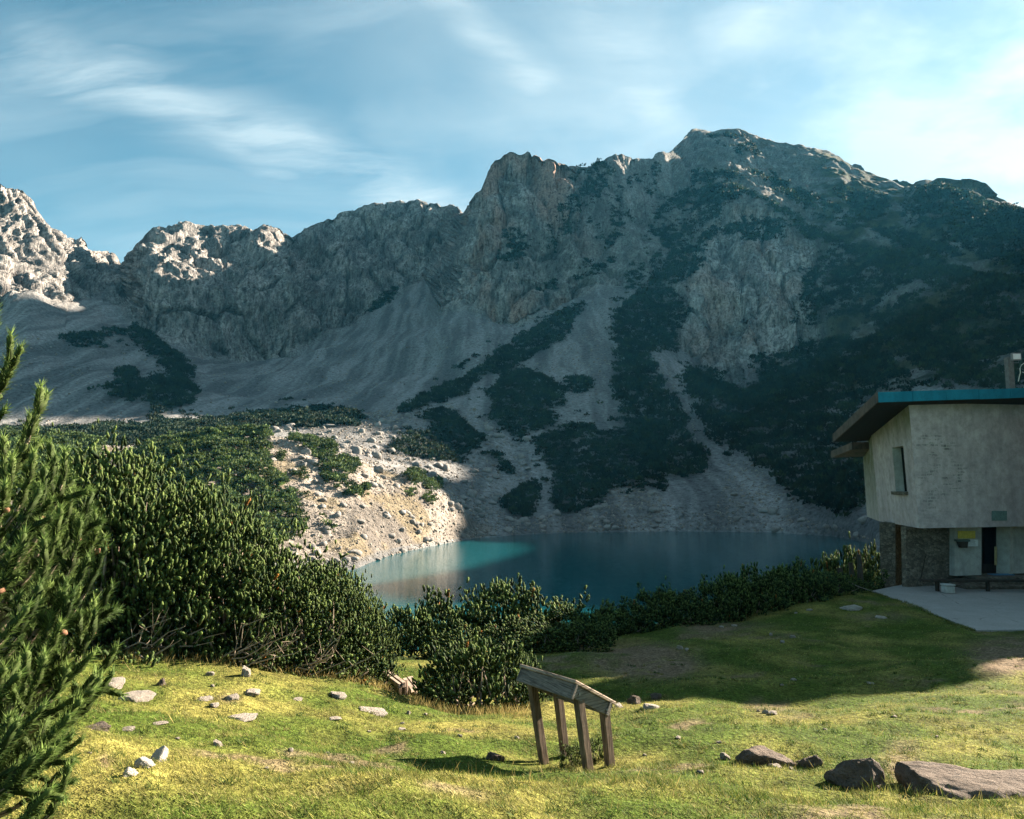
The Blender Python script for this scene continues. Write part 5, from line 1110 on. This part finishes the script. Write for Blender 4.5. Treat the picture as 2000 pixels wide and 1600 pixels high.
scrub(z4([(640, 332), (700, 290), (760, 250), (840, 245), (890, 200), (820, 182), (830, 150), (880, 138), (960, 150), (1030, 190), (1060, 230), (1112, 260), (1108, 302), (1050, 342), (1042, 372), (980, 392), (900, 382), (780, 362), (700, 334)]), label='double-lobed dark scrub patch in the middle of the boulder field', **SH)
scrub(z4([(1110, 65), (1190, 0), (1200, -40), (1330, -60), (1450, -10), (1520, 40), (1500, 110), (1400, 130), (1475, 160), (1445, 218), (1340, 238), (1300, 268), (1210, 232), (1160, 190), (1140, 140), (1185, 78)]), label='large dark scrub patch hanging above the shore boulders', **SH)
scrub(z4([(1195, 605), (1220, 560), (1290, 498), (1372, 488), (1392, 532), (1370, 602), (1330, 664), (1250, 644)]), label='dark scrub tongue just above the far lake shore', **SH)
scrub(z4([(1345, 260), (1440, 240), (1560, 192), (1660, 200), (1640, 230), (1720, 240), (2000, 178), (2000, 540), (1900, 500), (1850, 498), (1720, 522), (1680, 592), (1600, 612), (1520, 572), (1445, 532), (1462, 452), (1400, 392), (1368, 332)]), label='broad black scrub mass above the far shore boulder fan', **SH)
scrub(z4([(1440, 540), (1500, 590), (1600, 610), (1580, 650), (1470, 640)]), label='small dark scrub below the broad mass by the boulder fan', **SH)
scrub(z4([(1090, 350), (1190, 345), (1300, 440), (1180, 470), (1110, 420)]), label='thin dark scrub strewn over boulders above the lake', thr=.5, **SH)
ST = dict(dens=.50, size=1.45, nt=14, ymin=200, group='dark pine scrub strips on the scree')
scrub(z2([(585, 1605), (700, 1530), (860, 1460), (940, 1430), (1060, 1310), (1200, 1220), (1300, 1160), (1400, 1088), (1540, 1038), (1565, 1060), (1482, 1130), (1474, 1192), (1440, 1252), (1300, 1312), (1190, 1372), (1100, 1432), (1000, 1442), (910, 1502), (890, 1552), (760, 1592), (600, 1610)]), label='long diagonal dark scrub strip climbing the scree', edge=.04, **ST)
scrub(z2([(815, 1412), (880, 1366), (955, 1326), (935, 1355), (860, 1404), (830, 1430)]), label='short narrow scrub streak above the long diagonal strip', edge=.03, **ST)
scrub(z2([(335, 1088), (370, 1040), (430, 988), (490, 956), (505, 985), (460, 1035), (390, 1075)]), label='oval scrub streak at the foot of the grey wall', edge=.05, **ST)
scrub(z4([(690, 132), (740, 112), (805, 112), (775, 138), (700, 145)]), label='tiny dark scrub at the lower end of the diagonal strip', edge=.03, **ST)
scrub(z2([(1375, 1492), (1440, 1458), (1540, 1448), (1605, 1480), (1582, 1532), (1520, 1545), (1440, 1524)]), label='small rounded scrub patch on the pale scree right of the strip', edge=.05, **ST)
scrub(z1([(735, 880), (795, 888), (870, 965), (1000, 1055), (1075, 1110), (1085, 1165), (950, 1145), (850, 1045), (740, 965)]), label='slanting dark scrub on the scree hump, upper right side', **ST)
scrub(z1([(545, 1240), (610, 1205), (700, 1178), (820, 1190), (900, 1175), (1025, 1230), (1010, 1300), (900, 1330), (800, 1290), (700, 1315), (600, 1270)]), label='broad dark scrub low on the scree hump', **ST)
scrub(z1([(640, 1140), (720, 1112), (785, 1135), (745, 1168), (660, 1165)]), label='small oval scrub in the middle of the scree hump', edge=.04, **ST)
scrub(z1([(310, 940), (560, 905), (735, 890), (760, 985), (600, 1025), (440, 1025)]), label='thin broken scrub along the top of the scree hump', thr=.50, **ST)
scrub(z1([(850, 1150), (1050, 1160), (1105, 1260), (1060, 1340), (930, 1365), (900, 1430), (835, 1405), (880, 1340), (1000, 1300)]), label='sparse scrub down the right side of the scree hump', thr=.46, **ST)
CR = dict(dens=.34, size=1.7, nt=14, group='pine scrub clinging to the rock', edge=.12)
scrub(z2([(1340, 725), (1370, 600), (1440, 480), (1520, 430), (1560, 380), (1560, 320), (1600, 268), (1650, 258), (1695, 280), (1725, 360), (1650, 392), (1620, 442), (1560, 522), (1500, 562), (1485, 642), (1405, 692), (1402, 772), (1340, 745)]), label='dark scrub filling the gully right of the rock tower', **CR)
scrub(z2([(1095, 640), (1190, 625), (1245, 690), (1222, 762), (1170, 835), (1080, 805), (1068, 780), (1130, 760), (1100, 702)]), label='dark scrub ledge below the rock tower', **CR)
scrub(z2([(1570, 862), (1690, 778), (1715, 790), (1642, 862), (1590, 894), (1510, 924), (1486, 912)]), label='slanting scrub strip on broken slope right of tower', **CR)
scrub(z2([(1485, 832), (1562, 786), (1565, 832), (1500, 864)]), label='small scrub patch beside the slanting strip near tower', **CR)
scrub(z2([(1285, 982), (1370, 905), (1395, 950), (1300, 1004)]), label='small scrub above the scree under the tower', **CR)
scrub(z2([(1450, 350), (1500, 290), (1540, 300), (1480, 375)]), label='small scrub on the ridge just right of the tower', **CR)
scrub(z2([(1600, 420), (1980, 260), (2000, 330), (1960, 420), (1880, 520), (1800, 640), (1700, 760), (1600, 700), (1560, 600)]), label='scattered scrub dots on the broken slope below the ridge', thr=.56, **CR)
scrub(z3([(60, 780), (200, 690), (260, 600), (150, 600), (210, 470), (300, 380), (420, 360), (470, 440), (390, 520), (320, 600), (240, 690), (150, 790), (60, 850)]), label='broken scrub on the slope left of the buttress', thr=.47, **CR)
RM = dict(dens=.40, size=1.75, nt=12, group='dark pine forest scrub on the right slope', edge=.06)
scrub(z3([(0, 985), (60, 900), (150, 840), (200, 740), (260, 680), (330, 600), (400, 520), (470, 450), (440, 420), (380, 380), (420, 350), (540, 328), (625, 350), (600, 400), (560, 440), (530, 480), (500, 580), (430, 642), (402, 682), (432, 722), (370, 782), (290, 832), (282, 862), (325, 900), (372, 962), (312, 1060), (302, 1150), (200, 1130), (170, 1180), (230, 1290), (300, 1380), (360, 1470), (340, 1560), (440, 1620), (440, 1760), (200, 1760), (60, 1500), (0, 1380)]), label='dark scrub belt left of the great rock buttress', **RM)
scrub(z3([(720, 1232), (655, 1182), (860, 1148), (920, 1110), (1000, 1098), (1060, 1088), (1290, 1098), (1300, 1160), (1460, 1290), (1570, 1320), (1290, 1345), (1120, 1500), (1240, 1560), (1260, 1900), (1100, 1960), (900, 1890), (760, 1750), (620, 1640), (470, 1600), (400, 1440), (340, 1300), (372, 1232), (540, 1242), (560, 1342), (640, 1352), (700, 1292)]), label='largest black scrub mass under the great rock buttress', **RM)
scrub(z3([(495, 562), (560, 520), (680, 498), (800, 498), (855, 540), (842, 592), (740, 604), (620, 602)]), label='oval dark scrub cap on top of the rock buttress', **RM)
WR = dict(dens=.36, size=1.8, nt=12, group='olive pine scrub on the upper right slope', edge=.10)
scrub(z3([(560, 328), (700, 378), (850, 458), (940, 530), (1040, 568), (1170, 638), (1300, 658), (1480, 690), (1600, 740), (2000, 800), (2000, 862), (1700, 866), (1480, 800), (1430, 806), (1300, 735), (1200, 695), (1070, 635), (930, 585), (850, 495), (700, 404), (580, 352)]), label='olive scrub belt along the sunlit spur crest', warm=.5, **WR)
scrub(z3([(1478, 360), (1530, 338), (1640, 348), (1680, 368), (1740, 366), (1800, 420), (2010, 468), (2010, 790), (1800, 700), (1700, 622), (1550, 562), (1450, 470), (1480, 402)]), label='dense scrub on the rounded hilltop at the right skyline', **WR)
scrub(z3([(1290, 1100), (1290, 980), (1350, 930), (1450, 880), (1560, 830), (1700, 868), (1850, 858), (2010, 940), (2010, 1345), (1570, 1320), (1450, 1200)]), label='scrubby hillside directly above the blue roof', thr=.40, warm=.25, **WR)
scrub(z3([(640, 250), (740, 262), (860, 332), (980, 382), (1060, 432), (1200, 472), (1252, 522), (1180, 562), (1000, 502), (900, 432), (760, 332)]), label='broken olive scrub high on the slope under the summit', thr=.46, warm=.4, **WR)
scrub(z3([(1060, 352), (1160, 358), (1250, 358), (1330, 402), (1345, 472), (1280, 492), (1150, 442)]), label='scrub in the hollow below the right shoulder', **WR)
scrub(z3([(1240, 540), (1400, 560), (1560, 600), (1700, 680), (1600, 730), (1480, 680), (1300, 600)]), label='scrub in the side valley behind the spur crest', thr=.42, warm=.2, **WR)
scrub(z3([(920, 800), (1090, 622), (1240, 684), (1330, 704), (1480, 792), (1300, 900), (1290, 1000), (1080, 1000), (900, 1010)]), label='dark scrub among the shaded cliffs right of the buttress', thr=.44, **WR)
scrub(z3([(380, 270), (560, 260), (620, 300), (480, 330), (370, 330)]), label='small scrub below the summit rocks', thr=.45, **WR)
scrub(z3([(440, 90), (640, 100), (720, 180), (640, 210), (500, 130)]), label='few scrub dots on the summit', thr=.54, **WR)
print('scrub', time.time()-T0, sum(SCRUB), len(SCRUB))

# ------------------------------------------------------------------ rubble and boulders
def rubble():
    rng = np.random.default_rng(55); Ps, Ss = [], []
    def reg(poly, dens, smin, smax, ymin, ymax, thr=0.0, al=2.2):
        m = FVIS & inside(fpx, fpy, poly) & (FX[..., 1] > ymin) & (FX[..., 1] < ymax)
        if thr > 0: m &= CLN > thr
        P_, _, _ = scatter(m, dens, rng); u = rng.uniform(0, 1, len(P_)); s = smin*(1-u*(1-(smin/smax)**al))**(-1/al); Ps.append(P_); Ss.append(s)
    reg(z4([(60, 240), (200, 240), (420, 330), (560, 370), (760, 430), (940, 520), (1010, 640), (1060, 720), (900, 780), (700, 830), (560, 920), (420, 940), (100, 880), (240, 780), (260, 650), (130, 450), (60, 380)]), 2.3, .20, 1.5, 85, 186)
    reg(z4([(500, 930), (600, 850), (760, 800), (1000, 760), (1080, 700), (1180, 735), (1000, 770), (800, 815), (640, 870), (540, 940)]), 3.0, .3, 1.3, 85, 186)
    reg(z4([(30, 230), (170, 170), (400, 190), (560, 140), (760, 120), (940, 90), (1100, 130), (1220, 260), (1340, 320), (1380, 420), (1200, 640), (1000, 640), (920, 500), (760, 420), (560, 360), (400, 320), (200, 240)]), .75, .35, 2.6, 150, 330)
    reg(z4([(1060, 560), (1200, 640), (1400, 640), (1700, 560), (1850, 480), (2000, 560), (2000, 720), (1060, 740)]), .9, .35, 2.4, 150, 260)
    reg(z5([(80, 760), (240, 640), (400, 570), (560, 660), (720, 760), (900, 780), (1000, 480), (1180, 460), (1240, 600), (1460, 680), (1480, 800), (1800, 900), (1880, 960), (1600, 900), (900, 880), (80, 890)]), .9, .35, 2.2, 130, 280)
    reg(z2([(1200, 1400), (1500, 1250), (1700, 1000), (1900, 860), (1760, 1080), (1660, 1200), (1700, 1350), (1650, 1600), (1450, 1600), (1400, 1480)]), .16, .5, 2.0, 200, 420)
    reg(z3([(180, 1170), (250, 1180), (330, 1380), (460, 1600), (380, 1560), (240, 1300)]), .3, .5, 1.6, 200, 420)
    reg(z1([(100, 960), (300, 900), (700, 880), (1000, 1000), (1400, 1060), (1800, 960), (2000, 860), (2000, 1330), (1000, 1400), (0, 1440), (0, 1100)]), .020, .7, 1.9, 225, 560)
    reg(z2([(0, 1250), (500, 900), (700, 850), (900, 1050), (1300, 1080), (1560, 1000), (1900, 800), (1700, 1100), (1000, 1420), (500, 1600), (0, 1600)]), .022, .7, 1.9, 225, 560)
    reg(z7([(420, 480), (610, 470), (600, 530), (430, 520)]), 1.2, .25, 1.2, 100, 190)
    P_ = np.concatenate(Ps); s = np.concatenate(Ss); qx, qy = proj(P_); kp = np.ones(len(P_), bool)
    for pl_, th_ in SCRUB_POLY:
        if th_ < .3: kp &= ~inside(qx, qy, pl_)
    P_, s = P_[kp], s[kp]; o_ = np.argsort(-s/np.maximum(P_[:, 1], 60)); return P_[o_], s[o_]
RP, RS = rubble()
NB_ = 180
SCR = [mrock(500+i, ST_SCREE, 2, 9, .1) for i in range(8)]
for i in range(NB_):
    far = RP[i, 1] > 186; kn_ = (not far) and proj(RP[i])[0] < 1000
    gname = 'boulders on the sunlit scree knoll' if kn_ else 'boulders in the shaded boulder field'
    link('boulder', SCR[i % 8], loc=tuple(RP[i]+np.array([0, 0, RS[i]*.10])), rot=(RB.uniform(-.4, .4), RB.uniform(-.4, .4), RB.uniform(0, 6.28)), scale=(RS[i]*RB.uniform(.5, .75), RS[i]*RB.uniform(.5, .75), RS[i]*RB.uniform(.32, .55)),
         label='pale angular boulder among rubble on the sunlit scree knoll' if kn_ else 'grey angular boulder among rubble in the shaded boulder field', cat='boulder', group=gname)
for px_, py_, s, lb in ((597, 888, 2.4, 'big white boulder beside the scrub on the knoll top'), (610, 905, 1.6, 'white boulder just below the biggest one on the knoll'), (1027, 860, 3.2, 'lone pale block at the edge of dark scrub above boulders'), (742, 920, 2.2, 'white block at the end of the sunlit scree crest'), (1278, 998, 2.6, 'large pale block in the far shore boulder fan'), (1512, 1001, 3.0, 'long pale slab on the far lake shore'), (1686, 1018, 2.2, 'pale block at the water edge near the hut'), (880, 985, 1.8, 'pale block at the shadow edge above the shore')):
    k = np.argmin(np.where(FVIS & (FX[..., 1] > 80) & (FX[..., 1] < 260), (fpx-px_)**2+(fpy-py_)**2, 1e12)); p_ = FX.reshape(-1, 3)[k]
    link('boulder', SCR[RB.randrange(8)], loc=tuple(p_+np.array([0, 0, s*.12])), rot=(.1, .1, RB.uniform(0, 6)), scale=(s*.62, s*.5, s*.42), label=lb, cat='boulder')
def mat_rubble():
    m, n = newmat('rubble_stone'); pos = n.pos(); f = n.noise(pos, 1.5, 4, 0.7)
    cc = n.n('ShaderNodeVectorMath', operation='SCALE'); n.l(n.attr('tint', 0), cc.inputs[0]); n.l(n.ramp(f, [(0.3, 0.6), (0.6, 1.15)]), cc.inputs['Scale'])
    n.out(n.principled(cc.outputs[0], 0.95, 0.08)); return m
def rubble_mesh(P_, s):
    rng = np.random.default_rng(66); V0, F0 = ico(1); out_V, out_T = [], []
    vars_ = []
    for k in range(24):
        V = V0*rng.uniform(.7, 1.25, (len(V0), 1)); n_ = rng.normal(size=3); n_ /= np.linalg.norm(n_); V = V-n_*np.maximum(V@n_-.5, 0)[:, None]; vars_.append(V*rng.uniform(.6, 1.0, 3))
    vars_ = np.array(vars_); n = len(P_); v = vars_[rng.integers(0, 24, n)]; a = rng.uniform(0, 6.28, n); c_, s_ = np.cos(a), np.sin(a)
    x = v[..., 0]*c_[:, None]-v[..., 1]*s_[:, None]; y = v[..., 0]*s_[:, None]+v[..., 1]*c_[:, None]
    V = np.stack([x, y, v[..., 2]*.8], -1)*(s*.5)[:, None, None]+P_[:, None]+np.array([0, 0, .08])*s[:, None, None]
    F = F0[None]+(np.arange(n)*len(V0))[:, None, None]; g = rng.uniform(.55, 1.2, (n, 1)); T = np.array((.245, .220, .192))*g+rng.uniform(-.02, .03, (n, 1))*np.array((1, .5, 0))
    return V.reshape(-1, 3), F.reshape(-1, 3), np.repeat(T, len(V0), 0)
V, F, T = rubble_mesh(RP[NB_:], RS[NB_:])
link('rubble', mesh_np('rubble', V, F, mat_rubble(), False, {'tint': T}), kind='stuff', label='loose pale rubble covering the knoll and lake shores', cat='rubble')
print('rubble', len(RP), len(F), time.time()-T0)

# ================================================================== the air
def build_haze():
    m, n = newmat('haze_air'); v = n.n('ShaderNodeVolumePrincipled')
    v.inputs['Color'].default_value = (0.10, 0.58, 1.0, 1); v.inputs['Density'].default_value = 0.000045; v.inputs['Anisotropy'].default_value = 0.2
    n.out(None, v.outputs[0])
    mb = MB(); mb.box((-100, 800, 200), (3700, 1960, 460)); o = link('haze', mb.mesh('haze', m), kind='stuff', label='thin blue morning haze filling the valley')
build_haze()
